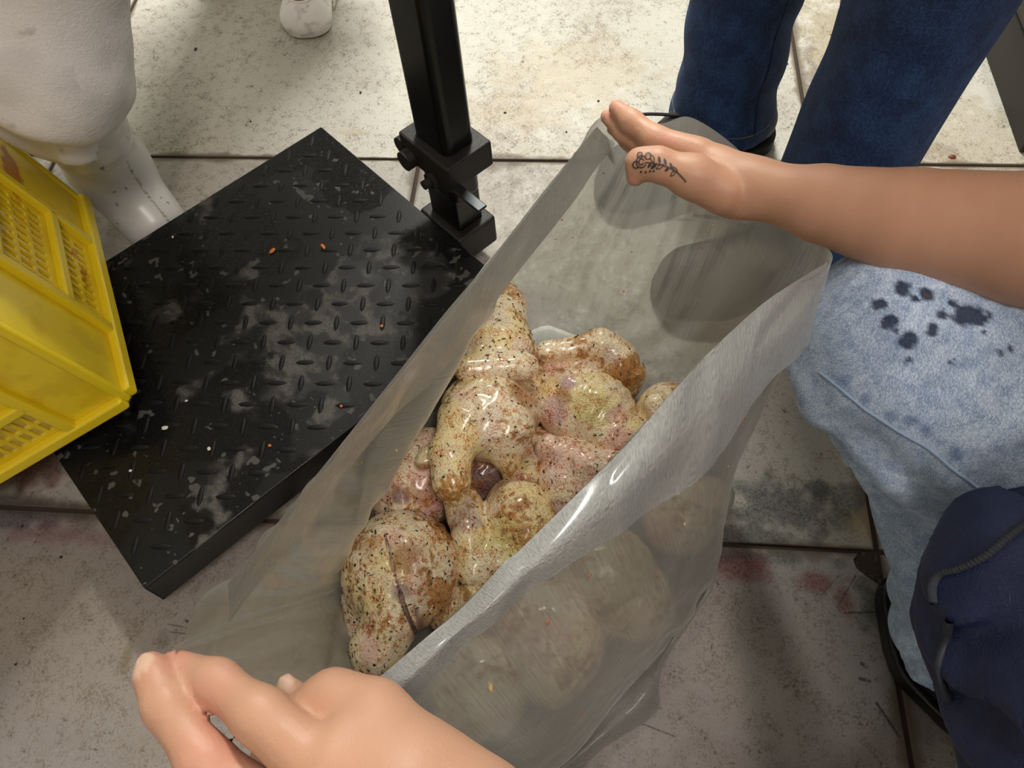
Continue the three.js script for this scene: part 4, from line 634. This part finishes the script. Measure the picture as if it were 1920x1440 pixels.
// ---------------------------------------------------------------- crouching person holding the bag open
{
  const o = thing('person', 'crouching person in light jeans and navy jacket holding the bag open', 'person');
  const chest = [0.72, 0.68, 0.93], pelvis = [0.78, 0.36, 0.85], neck = [0.70, 0.84, 0.93], head = [0.655, 0.99, 0.92], shR = [0.78, 0.74, 0.72], shL = [0.64, 0.75, 1.12];
  // right arm and hand
  const elR = [0.605, 0.487, 0.583], wrR = [0.3819, 0.4236, 0.4621];
  const armR = join(0.012, cap(shR, elR, 0.055, 0.043), chain([elR, [0.5419, 0.4707, 0.5522], [0.4814, 0.4476, 0.518], [0.4316, 0.4344, 0.4891], wrR], [0.044, 0.0425, 0.0365, 0.0275, 0.0175], 0.004));
  const handR = join(0.008, chain([wrR, [0.3601, 0.4219, 0.4424], [0.344, 0.4242, 0.4312]], [0.0165, 0.0165, 0.014], 0.008), cap(wrR, [0.3528, 0.4238, 0.4607], 0.0165, 0.0135), cap([0.3654, 0.414, 0.4452], [0.347, 0.4053, 0.4234], 0.0165, 0.014),
    cap([0.3714, 0.4198, 0.4745], [0.3542, 0.4248, 0.4688], 0.011, 0.012));
  const fingersR = join(0.002, chain([[0.3473, 0.4285, 0.4333], [0.314, 0.4286, 0.4186], [0.2951, 0.4298, 0.3996], [0.2835, 0.4309, 0.3855]], [0.0125, 0.0103, 0.009, 0.0066]),
    chain([[0.3473, 0.4161, 0.4286], [0.3111, 0.4152, 0.4163], [0.2896, 0.417, 0.3965], [0.2763, 0.4188, 0.3817]], [0.012, 0.0092, 0.008, 0.0058]),
    chain([[0.3495, 0.4024, 0.4239], [0.316, 0.3983, 0.4045], [0.2963, 0.3975, 0.3851], [0.2826, 0.3997, 0.3735]], [0.012, 0.009, 0.0078, 0.006]),
    chain([[0.3537, 0.39, 0.4186], [0.3245, 0.3819, 0.3973], [0.3067, 0.3809, 0.3819], [0.2937, 0.382, 0.3722]], [0.011, 0.008, 0.007, 0.0055]));
  const thumbR = chain([[0.3647, 0.4271, 0.473], [0.3407, 0.4367, 0.4665], [0.3135, 0.4415, 0.4587], [0.3009, 0.4405, 0.4566], [0.2976, 0.4313, 0.463]], [0.017, 0.0155, 0.0118, 0.0098, 0.0062], 0.008);
  // left arm and hand
  const elL = [0.43, 0.47, 1.09], wrL = [0.2245, 0.5219, 0.9026];
  const armL = join(0.03, cap(shL, elL, 0.055, 0.043), chain([elL, [0.35, 0.485, 1.01], wrL], [0.044, 0.038, 0.026], 0.02));
  const handL = join(0.012, chain([wrL, [0.1987, 0.5272, 0.8918], [0.1719, 0.5283, 0.8844]], [0.026, 0.0245, 0.019], 0.01), cap(wrL, [0.155, 0.5169, 0.9031], 0.024, 0.017), cap([0.2055, 0.522, 0.8855], [0.1811, 0.5226, 0.8685], 0.0215, 0.017), cap([0.1977, 0.5129, 0.9028], [0.1421, 0.4966, 0.9145], 0.022, 0.016));
  const fingersL = join(0.0022, chain([[0.1551, 0.5153, 0.9059], [0.115, 0.527, 0.8844], [0.0933, 0.5291, 0.8642], [0.0838, 0.5283, 0.8532], [0.0802, 0.528, 0.8481]], [0.0135, 0.0102, 0.0091, 0.0072, 0.0052]),
    chain([[0.1694, 0.5291, 0.8874], [0.1358, 0.5331, 0.866], [0.111, 0.5264, 0.8537], [0.0882, 0.52, 0.8466]], [0.0145, 0.0106, 0.0092, 0.0066]),
    chain([[0.1595, 0.4827, 0.9055], [0.1283, 0.4724, 0.8885], [0.121, 0.4734, 0.8779]], [0.013, 0.01, 0.008]),
    chain([[0.1583, 0.4898, 0.9135], [0.1207, 0.4733, 0.9083], [0.111, 0.4754, 0.8963]], [0.011, 0.009, 0.007]));
  const thumbL = join(0.004, chain([[0.2049, 0.5198, 0.8835], [0.1793, 0.5195, 0.8621], [0.1602, 0.5161, 0.8572], [0.1463, 0.5157, 0.8624]], [0.0205, 0.0138, 0.0122, 0.0088], 0.01), chain([[0.1494, 0.4952, 0.8612], [0.1358, 0.5008, 0.8538], [0.1334, 0.5039, 0.8487]], [0.009, 0.0068, 0.004], 0.004));
  const right = join(0.003, join(0.022, armR, handR), fingersR, thumbR), left = join(0.003, join(0.012, armL, handL), fingersL, thumbL);
  const tone = skinTone(0.54, 0.295, 0.185), tips = [[[0.278, 0.4196, 0.38], 0.014], [[0.2835, 0.4316, 0.3844], 0.014], [[0.2977, 0.4309, 0.4637], 0.012], [[0.0827, 0.5236, 0.8474], 0.02], [[0.0877, 0.5191, 0.8463], 0.02], [[0.325, 0.4288, 0.4264], 0.016], [[0.1177, 0.5248, 0.8595], 0.02], [[0.1182, 0.5279, 0.8822], 0.02]], nails = [[[0.0793, 0.5329, 0.8499], 0.0062], [[0.1333, 0.5078, 0.848], 0.0058]], mole = [0.3331, 0.4415, 0.4534];
  const skin = (x, y, z) => { let c = tone(x, y, z); for (const [p, r] of tips) { const d = Math.hypot(x - p[0], y - p[1], z - p[2]); if (d < r) c = mix3(c, [0.6, 0.27, 0.19], sstep(r, r * 0.3, d) * 0.7); } for (const [p, r] of nails) if (Math.hypot(x - p[0], y - p[1], z - p[2]) < r) c = [0.66, 0.44, 0.32]; if (Math.hypot(x - mole[0], y - mole[1], z - mole[2]) < 0.0028 ) c = [0.06, 0.03, 0.02]; return c; };
  const bodyF = join(0.05, cap(pelvis, chest, 0.12, 0.13), cap(chest, shR, 0.09, 0.06), cap(chest, shL, 0.09, 0.06), cap(chest, neck, 0.09, 0.05), cap(neck, head, 0.05, 0.05)), headF = join(0.02, ell(head, [0.095, 0.115, 0.08]), cap(add(head, -0.09, -0.005, -0.005), add(head, -0.11, -0.03, -0.008), 0.012, 0.015), cap(add(head, -0.06, -0.075, 0), add(head, -0.08, -0.09, 0), 0.028, 0.022), ell(add(head, 0.01, -0.01, 0.082), [0.02, 0.03, 0.012]), ell(add(head, 0.01, -0.01, -0.082), [0.02, 0.03, 0.012]));
  const all = join(0.02, bodyF, headF, armR, armL);
  const gR = meshSDF((x, y, z) => Math.max(right(x, y, z), x - 0.61), [0.22, 0.33, 0.33], [0.63, 0.56, 0.68], 0.0024), gL = meshSDF((x, y, z) => Math.max(left(x, y, z), x - 0.41), [0.03, 0.40, 0.78], [0.42, 0.58, 1.12], 0.0026);
  const gB = meshSDF((x, y, z) => Math.max(all(x, y, z), 0.605 - x - (z > 0.9 && y < 0.62 ? 0.2 : 0)), [0.39, 0.22, 0.55], [0.95, 1.14, 1.28], 0.012);
  const body = part('body', boxUV(paint(mergeGeometries([gR, gL, gB]), skin), 0.1), M_SKIN, o, 'bare forearms and hands');
  // tattoo of a leafy sprig along the thumb
  {
    const cv = document.createElement('canvas'); cv.width = 512; cv.height = 256; const x = cv.getContext('2d'); x.clearRect(0, 0, 512, 256); x.strokeStyle = x.fillStyle = '#23272b'; x.lineCap = 'round';
    x.lineWidth = 10; x.beginPath(); x.moveTo(505, 205); x.bezierCurveTo(400, 120, 280, 100, 130, 120); x.stroke();
    const leaf = (px, py, a, l, w, fill) => { x.save(); x.translate(px, py); x.rotate(a); x.lineWidth = 8; x.beginPath(); x.moveTo(0, 0); x.quadraticCurveTo(l * 0.5, -w, l, 0); x.quadraticCurveTo(l * 0.5, w, 0, 0); fill ? x.fill() : x.stroke(); x.restore(); };
    [[420, 150, -2.5, 60, 18, 0], [400, 140, 2.2, 52, 26, 0], [370, 130, -2.3, 60, 20, 1], [340, 120, 2.3, 50, 26, 1], [310, 112, -2.2, 62, 22, 1], [285, 110, 2.5, 66, 26, 0], [255, 106, -2.1, 60, 24, 1], [230, 108, 2.3, 70, 30, 1], [200, 108, -2.2, 64, 28, 0], [180, 112, 2.0, 50, 24, 1]].forEach((q) => leaf(...q));
    x.lineWidth = 11; for (const [cx, cy, r] of [[95, 120, 44], [95, 120, 22], [55, 150, 26], [140, 70, 24], [70, 75, 22]]) { x.beginPath(); x.arc(cx, cy, r, 0.4, 5.6); x.stroke(); }
    for (const [cx, cy] of [[150, 190], [185, 178], [215, 172], [110, 195]]) { x.beginPath(); x.arc(cx, cy, 10, 0, 7); x.fill(); }
    const tex = new THREE.CanvasTexture(cv); tex.colorSpace = THREE.SRGBColorSpace;
    const a = V([0.2946, 0.4503, 0.4647]), b = V([0.3345, 0.4464, 0.4709]), cen = a.clone().add(b).multiplyScalar(0.5), xa = b.clone().sub(a).normalize(), za = V([-0.09, 0.70, 0.71]).normalize(), ya = za.clone().cross(xa).normalize(); za.copy(xa).cross(ya);
    body.updateMatrixWorld(true);
    const g = new DecalGeometry(body, cen, new THREE.Euler().setFromRotationMatrix(new THREE.Matrix4().makeBasis(xa, ya, za)), new THREE.Vector3(a.distanceTo(b) * 1.06, a.distanceTo(b) * 0.56, 0.026));
    part('tattoo', g, std(0xffffff, 0.5, { map: tex, transparent: true, opacity: 0.82, polygonOffset: true, polygonOffsetFactor: -1 }), body, 'dark leafy sprig tattoo on thumb').castShadow = false;
  }
  part('hair', meshSDF(carve(ell(add(head, 0.012, 0.018, 0), [0.108, 0.125, 0.095]), cap(add(head, -0.09, -0.1, 0), add(head, -0.13, 0.03, 0), 0.085, 0.075), 0.02), [0.5, 0.8, 0.75], [0.85, 1.2, 1.1], 0.01), std(0x15100c, 0.6), o);
  // light jeans
  const knee = [0.4949, 0.3697, 0.5709], hipR = [0.80, 0.37, 0.76], ankle = [0.6312, 0.1, 0.6903], backKnee = [0.5317, 0.3229, 0.5957];
  const legR = join(0.035, cap(knee, hipR, 0.078, 0.098), chain([backKnee, [0.6059, 0.1919, 0.6097], ankle], [0.066, 0.062, 0.056], 0.03), cap(ankle, add(ankle, 0.012, -0.06, 0.02), 0.055, 0.056));
  const kneeL = [0.56, 0.40, 1.12], hipL = [0.78, 0.37, 0.93], ankL = [0.72, 0.1, 1.12];
  const legL = join(0.035, cap(kneeL, hipL, 0.072, 0.098), cap(add(kneeL, 0.03, -0.02, 0), ankL, 0.066, 0.056)), seat = ell([0.84, 0.37, 0.85], [0.13, 0.12, 0.17]);
  const N = V([-0.37, 0.78, 0.50]).normalize(), n = [N.x, N.y, N.z];
  const axis = V(hipR).sub(V(knee)).normalize();
  const pants = (x, y, z) => {
    const along = (x - knee[0]) * axis.x + (y - knee[1]) * axis.y + (z - knee[2]) * axis.z;
    const w = 0.004 * Math.sin(along * 150 + 5 * noise3(x * 12, y * 12, z * 12) - y * 60) * sstep(0.45, 0.7, noise3(x * 10 + 2, y * 10, z * 10)) + 0.007 * (fbm3(x * 16, y * 16, z * 16, 2) - 0.5);
    const low = 0.006 * Math.sin(y * 95 + x * 40 + 4 * noise3(x * 9, y * 9, z * 9)) * sstep(0.4, 0.3, y) * sstep(0.06, 0.14, y);
    return Math.max(smin(smin(legR(x, y, z), legL(x, y, z), 0.03), seat(x, y, z), 0.05) - w - low, 0.045 - y) * 0.9;
  };
  const lightDenim = dataTex(1024, 1024, (i, j) => {
    const a = wrapNoise(i / 4, j / 9, 256, 71), b = wrapNoise(i / 2, j / 3, 512, 72), c = wrapNoise(i / 50, j / 50, 21, 73), tw = ((i + j) % 8) < 4 ? 1 : 0;
    const t = clamp(0.55 + (a - 0.5) * 0.6 + (b - 0.5) * 0.5 + (c - 0.5) * 0.35 + (tw - 0.5) * 0.14); return mix3([0.42, 0.52, 0.67], [0.84, 0.90, 0.96], t);
  });
  const spots = [[0.4395, 0.477, 0.6051], [0.4444, 0.4748, 0.6183], [0.4549, 0.4682, 0.628], [0.4689, 0.4753, 0.6232], [0.4505, 0.4859, 0.5979], [0.4643, 0.4872, 0.6032], [0.4868, 0.4828, 0.6171], [0.4937, 0.4818, 0.6177], [0.5073, 0.4741, 0.6389], [0.4484, 0.4719, 0.6227], [0.4566, 0.4617, 0.6389], [0.4806, 0.4643, 0.6404], [0.4794, 0.487, 0.6111], [0.5003, 0.4868, 0.618], [0.5118, 0.4746, 0.6372], [0.4588, 0.486, 0.6064], [0.4996, 0.4768, 0.6254], [0.4755, 0.4794, 0.615]];
  const sizes = [[0.0055, 0], [0.006, 0], [0.0075, 1], [0.0048, 1], [0.0065, 1], [0.0055, 1], [0.0085, 0], [0.0078, 0], [0.004, 0], [0.0038, 0], [0.0024, 0], [0.0018, 0], [0.0022, 0], [0.0028, 0], [0.003, 0], [0.0026, 0], [0.0024, 0], [0.0032, 0]];
  const seamPts = [[0.4089, 0.4304, 0.6311], [0.4229, 0.4249, 0.6384], [0.4439, 0.4157, 0.6508], [0.4648, 0.4082, 0.6603], [0.4857, 0.4013, 0.6686], [0.5068, 0.3921, 0.681], [0.5243, 0.3847, 0.6911]], puck = [[0.4443, 0.4202, 0.6428], [0.4618, 0.4134, 0.6516], [0.4731, 0.4111, 0.6538], [0.4836, 0.4071, 0.6589], [0.5028, 0.3995, 0.6688], [0.4289, 0.4269, 0.6338]];
  const off = (p, x, y, z) => { const dx = x - p[0], dy = y - p[1], dz = z - p[2], k = dx * n[0] + dy * n[1] + dz * n[2]; return Math.hypot(dx - k * n[0], dy - k * n[1], dz - k * n[2]); };
  const dye = (x, y, z) => {
    const m = fbm3(x * 20, y * 20, z * 20, 3); let k = 0.96 + 0.3 * sstep(0.35, 0.7, m), c = [k, k, k];
    if (z < 0.9) {
      const f = (fbm3(x * 150, y * 150, z * 150, 3) - 0.5) * 0.007;
      for (let i = 0; i < spots.length; i++) { const d = off(spots[i], x, y, z) + f, r = sizes[i][0]; if (d < r) { c = mix3(c, [0.10, 0.12, 0.17], sstep(r, r * 0.75, d)); if (sizes[i][1] && d < r * 0.25 && noise3(x * 500, y * 500, z * 500) > 0.5) c = [0.5, 0.2, 0.05]; } }
      for (const p of puck) { const d = off(p, x, y, z) + f * 0.7; if (d < 0.006) c = mix3(c, [0.42, 0.5, 0.66], sstep(0.006, 0.002, d) * 0.8); }
    }
    if (y < 0.085) c = mix3(c, [0.75, 0.75, 0.78], 0.5 * sstep(0.4, 0.7, noise3(x * 130, y * 60, z * 130)));
    return c;
  };
  const pg = mergeGeometries([meshSDF((x, y, z) => Math.max(pants(x, y, z), z - 0.86, x - 0.74), [0.36, 0.03, 0.5], [0.76, 0.54, 0.88], 0.0026), meshSDF((x, y, z) => Math.max(pants(x, y, z), Math.min(0.85 - z, 0.73 - x)), [0.45, 0.03, 0.6], [1.02, 0.54, 1.26], 0.012)]);
  const jeansM = phys(0xffffff, 0.85, { map: lightDenim, vertexColors: true, bumpMap: lightDenim, bumpScale: 0.0003, sheen: 0.15, sheenColor: new THREE.Color(0xaabbdd), sheenRoughness: 0.7 });
  const jeans = part('jeans', boxUV(paint(pg, dye), 0.115), jeansM, o, 'light blue washed jeans with wet spots');
  const land = (p) => { let k = 0.16; while (k > -0.2 && pants(p[0] + n[0] * k, p[1] + n[1] * k, p[2] + n[2] * k) > 0.0003) k -= 0.0008; return add(p, n[0] * k, n[1] * k, n[2] * k); };
  part('seam', tube(seamPts.flatMap((p, i) => (i + 1 < seamPts.length ? [0, 0.25, 0.5, 0.75].map((t) => mix3(p, seamPts[i + 1], t)) : [p])).map(land), 0.0013, 160, 6), std(0x93a9c4, 0.85), jeans, 'pale outer seam');
  // shoe under the hem
  const sh = join(0.03, cap([0.6283, 0.035, 0.6638], [0.6424, 0.045, 0.7104], 0.036, 0.042), cap([0.6424, 0.045, 0.7104], [0.6637, 0.045, 0.7515], 0.042, 0.038)), sole = (x, y, z) => Math.max(sh(x, lerp(y, 0.04, 0.85), z) - 0.006, y - 0.028, 0.002 - y);
  const shoe = part('shoe', boxUV(meshSDF((x, y, z) => Math.max(sh(x, y, z), 0.02 - y), [0.5, -0.01, 0.55], [0.85, 0.12, 0.92], 0.0035), 0.1), M_BLACKSHOE, o, 'black shoe'); part('sole', meshSDF(sole, [0.5, -0.01, 0.55], [0.85, 0.12, 0.92], 0.0035), phys(0x090909, 0.3), shoe);
  const shoeL = join(0.03, cap([0.60, 0.035, 1.1], [0.80, 0.045, 1.13], 0.038, 0.04)); const s2 = part('shoe', meshSDF((x, y, z) => Math.max(shoeL(x, y, z), 0.003 - y), [0.5, -0.01, 1.0], [0.9, 0.12, 1.22], 0.008), M_BLACKSHOE, o, 'black shoe');
  // navy jacket
  const j0 = [0.5573, 0.3723, 0.7574], jk = join(0.06, cap(j0, [0.63, 0.39, 0.87], 0.078, 0.125), cap([0.63, 0.39, 0.87], chest, 0.125, 0.165), cap(chest, shR, 0.13, 0.085), cap(chest, shL, 0.13, 0.085), cap(shR, [lerp(shR[0], elR[0], 0.75), lerp(shR[1], elR[1], 0.75), lerp(shR[2], elR[2], 0.75)], 0.075, 0.06), cap(shL, [lerp(shL[0], elL[0], 0.75), lerp(shL[1], elL[1], 0.75), lerp(shL[2], elL[2], 0.75)], 0.075, 0.06), cap(pelvis, chest, 0.15, 0.16));
  const jacketF = (x, y, z) => jk(x, y, z) - 0.006 * Math.sin(x * 190 - y * 120 + z * 90 + 7 * fbm3(x * 18, y * 18, z * 18, 2)) * sstep(0.35, 0.65, noise3(x * 13, y * 13, z * 13)) - 0.014 * (fbm3(x * 20, y * 20, z * 20, 2) - 0.5);
  const jg = mergeGeometries([meshSDF((x, y, z) => Math.max(jacketF(x, y, z), x - 0.66), [0.38, 0.2, 0.55], [0.68, 0.9, 1.3], 0.004), meshSDF((x, y, z) => Math.max(jacketF(x, y, z), 0.65 - x, y - 0.9), [0.62, 0.15, 0.5], [1.0, 0.93, 1.3], 0.013)]);
  const navy = dataTex(256, 256, (i, j) => { const t = 0.05 * (wrapNoise(i / 2, j / 2, 128, 81) - 0.5) + 0.05 * (wrapNoise(i / 30, j / 30, 9, 82) - 0.5); return [0.115 + t, 0.155 + t, 0.30 + t]; });
  const jm = phys(0xffffff, 0.5, { map: navy, sheen: 0.3, sheenColor: new THREE.Color(0x4a5c9a), sheenRoughness: 0.5, bumpMap: fineBump, bumpScale: 0.0004 });
  const jacket = part('jacket', boxUV(jg, 0.1), jm, o, 'navy blue quilted jacket with drawn hem');
  const jd = V([-0.50, 0.83, 0.24]).normalize(), jn = [jd.x, jd.y, jd.z];
  const landJ = (p) => { let k = 0.2; while (k > -0.3 && jacketF(p[0] + jn[0] * k, p[1] + jn[1] * k, p[2] + jn[2] * k) > 0.0003) k -= 0.001; return add(p, jn[0] * k, jn[1] * k, jn[2] * k); };
  const cordPts = [[0.4793, 0.3833, 0.7616], [0.4777, 0.3874, 0.7547], [0.4813, 0.3909, 0.748], [0.494, 0.3918, 0.7443], [0.5098, 0.3941, 0.7376], [0.5223, 0.3986, 0.7277], [0.5348, 0.4027, 0.7184], [0.552, 0.4081, 0.706]];
  const cg = [], cp = new THREE.CatmullRomCurve3(cordPts.map((p) => V(landJ(p))));
  for (let k = 0; k < 2; k++) { const pts = []; for (let i = 0; i <= 240; i++) { const t = i / 240, c = cp.getPoint(t), a = t * 150 + k * Math.PI; pts.push([c.x + 0.0016 * Math.cos(a), c.y + 0.0016 * Math.sin(a) + 0.001, c.z]); } cg.push(tube(pts, 0.0019, 480, 6)); }
  part('drawcord', mergeGeometries(cg), std(0x30343c, 0.8), jacket, 'dark grey braided cord along hem');
  const seamJ = [[0.5082, 0.3224, 0.8023], [0.5027, 0.333, 0.7849], [0.507, 0.3404, 0.7712], [0.51, 0.3462, 0.7605]]; part('zip', tube(seamJ.map(landJ), 0.0028, 50, 6), std(0x262a34, 0.6), jacket);
}

// ---------------------------------------------------------------- crumbs on the floor and on the scale
{
  const crumbGeo = (s) => { const g = new THREE.IcosahedronGeometry(1, 2), p = g.attributes.position; for (let k = 0; k < p.count; k++) { const v = new THREE.Vector3().fromBufferAttribute(p, k), r = 0.7 + 0.6 * fbm3(v.x * 1.6 + s, v.y * 1.6, v.z * 1.6, 2); p.setXYZ(k, v.x * r, v.y * r, v.z * r); } g.computeVertexNormals(); return g; };
  const shapes = [crumbGeo(1), crumbGeo(5), crumbGeo(9)], tan = std(0xa86a2c, 0.6), red = std(0x6e2c18, 0.5), dark = std(0x14110e, 0.7), orange = std(0xb8641c, 0.55);
  const crumb = (p, r, m, stretch, label, group, turn = 0) => { const o = single('food_crumb', shapes[Math.floor(rnd() * 3)], m, label, 'crumb', group); o.scale.set(r * stretch * 0.75, r * 0.4, r * 0.75); o.position.set(p[0], p[1] + r * 0.3, p[2]); o.rotation.y = turn; };
  crumb([0.6666, 0, -0.3008], 0.0042, tan, 1.5, 'tan nut-like crumb on the tile joint behind dark jeans');
  crumb([0.8029, 0, -0.0158], 0.005, red, 1.4, 'dark red crumb on the tile joint right of dark jeans');
  crumb([-0.0316, -0, -0.0395], 0.003, orange, 1.1, 'orange crumb on the pale tile beside the scale post');
  crumb([-0.1304, 0, 0.6932], 0.003, tan, 0.8, 'tan crumb on the grey tile in front of the scale');
  for (const [p, r, s] of [[[-0.4405, 0, -0.265], 0.0034, 1.4], [[-0.1208, 0, -0.153], 0.0024, 1.6], [[0.1267, 0, -0.1058], 0.0022, 1.6], [[0.2276, 0, -0.0627], 0.002, 1.2], [[0.2767, 0, -0.1345], 0.0024, 1.3], [[0.5837, 0, -0.226], 0.0024, 1.6], [[0.0134, 0, -0.3188], 0.002, 1.6], [[-0.5324, 0, -0.1033], 0.0018, 1], [[-0.2939, 0, -0.0822], 0.0018, 1.6]]) crumb(p, r, dark, s, 'tiny black crumb on the pale far tiles', 'black crumbs on the far tiles', rnd() * 3);
  for (const [p, r, s] of [[[-0.3429, 0, 0.6582], 0.0022, 1.2], [[-0.4062, 0, 0.6232], 0.0018, 1.4], [[-0.3603, 0, 0.7309], 0.0016, 1], [[-0.3495, 0, 0.7804], 0.0018, 1]]) crumb(p, r, dark, s, 'tiny black crumb on the grey tile in front of the scale', 'black crumbs on the near tile', rnd() * 3);
  for (const [p, r, s] of [[[-0.1513, 0.081, 0.2555], 0.0035, 1.9], [[-0.0839, 0.081, 0.2464], 0.003, 2.2], [[0.0153, 0.081, 0.3705], 0.0026, 1.1], [[-0.015, 0.081, 0.4846], 0.0022, 1], [[-0.0885, 0.081, 0.539], 0.0022, 1.2]]) crumb(p, r, orange, s, 'orange food crumb on the black tread plate', 'orange crumbs on the scale', rnd() * 3);
  for (const [p, r, s] of [[[-0.2185, 0.081, 0.5223], 0.0032, 1.7], [[-0.1587, 0.081, 0.5463], 0.0026, 1.2], [[-0.2033, 0.081, 0.4854], 0.002, 1.3], [[-0.2426, 0.081, 0.5776], 0.002, 1.3], [[-0.2959, 0.081, 0.2351], 0.002, 1.3]]) crumb(p, r, std(0xc9c4b6, 0.6), s, 'pale food crumb on the black tread plate', 'pale crumbs on the scale', rnd() * 3);
}

renderer.render(scene, camera);
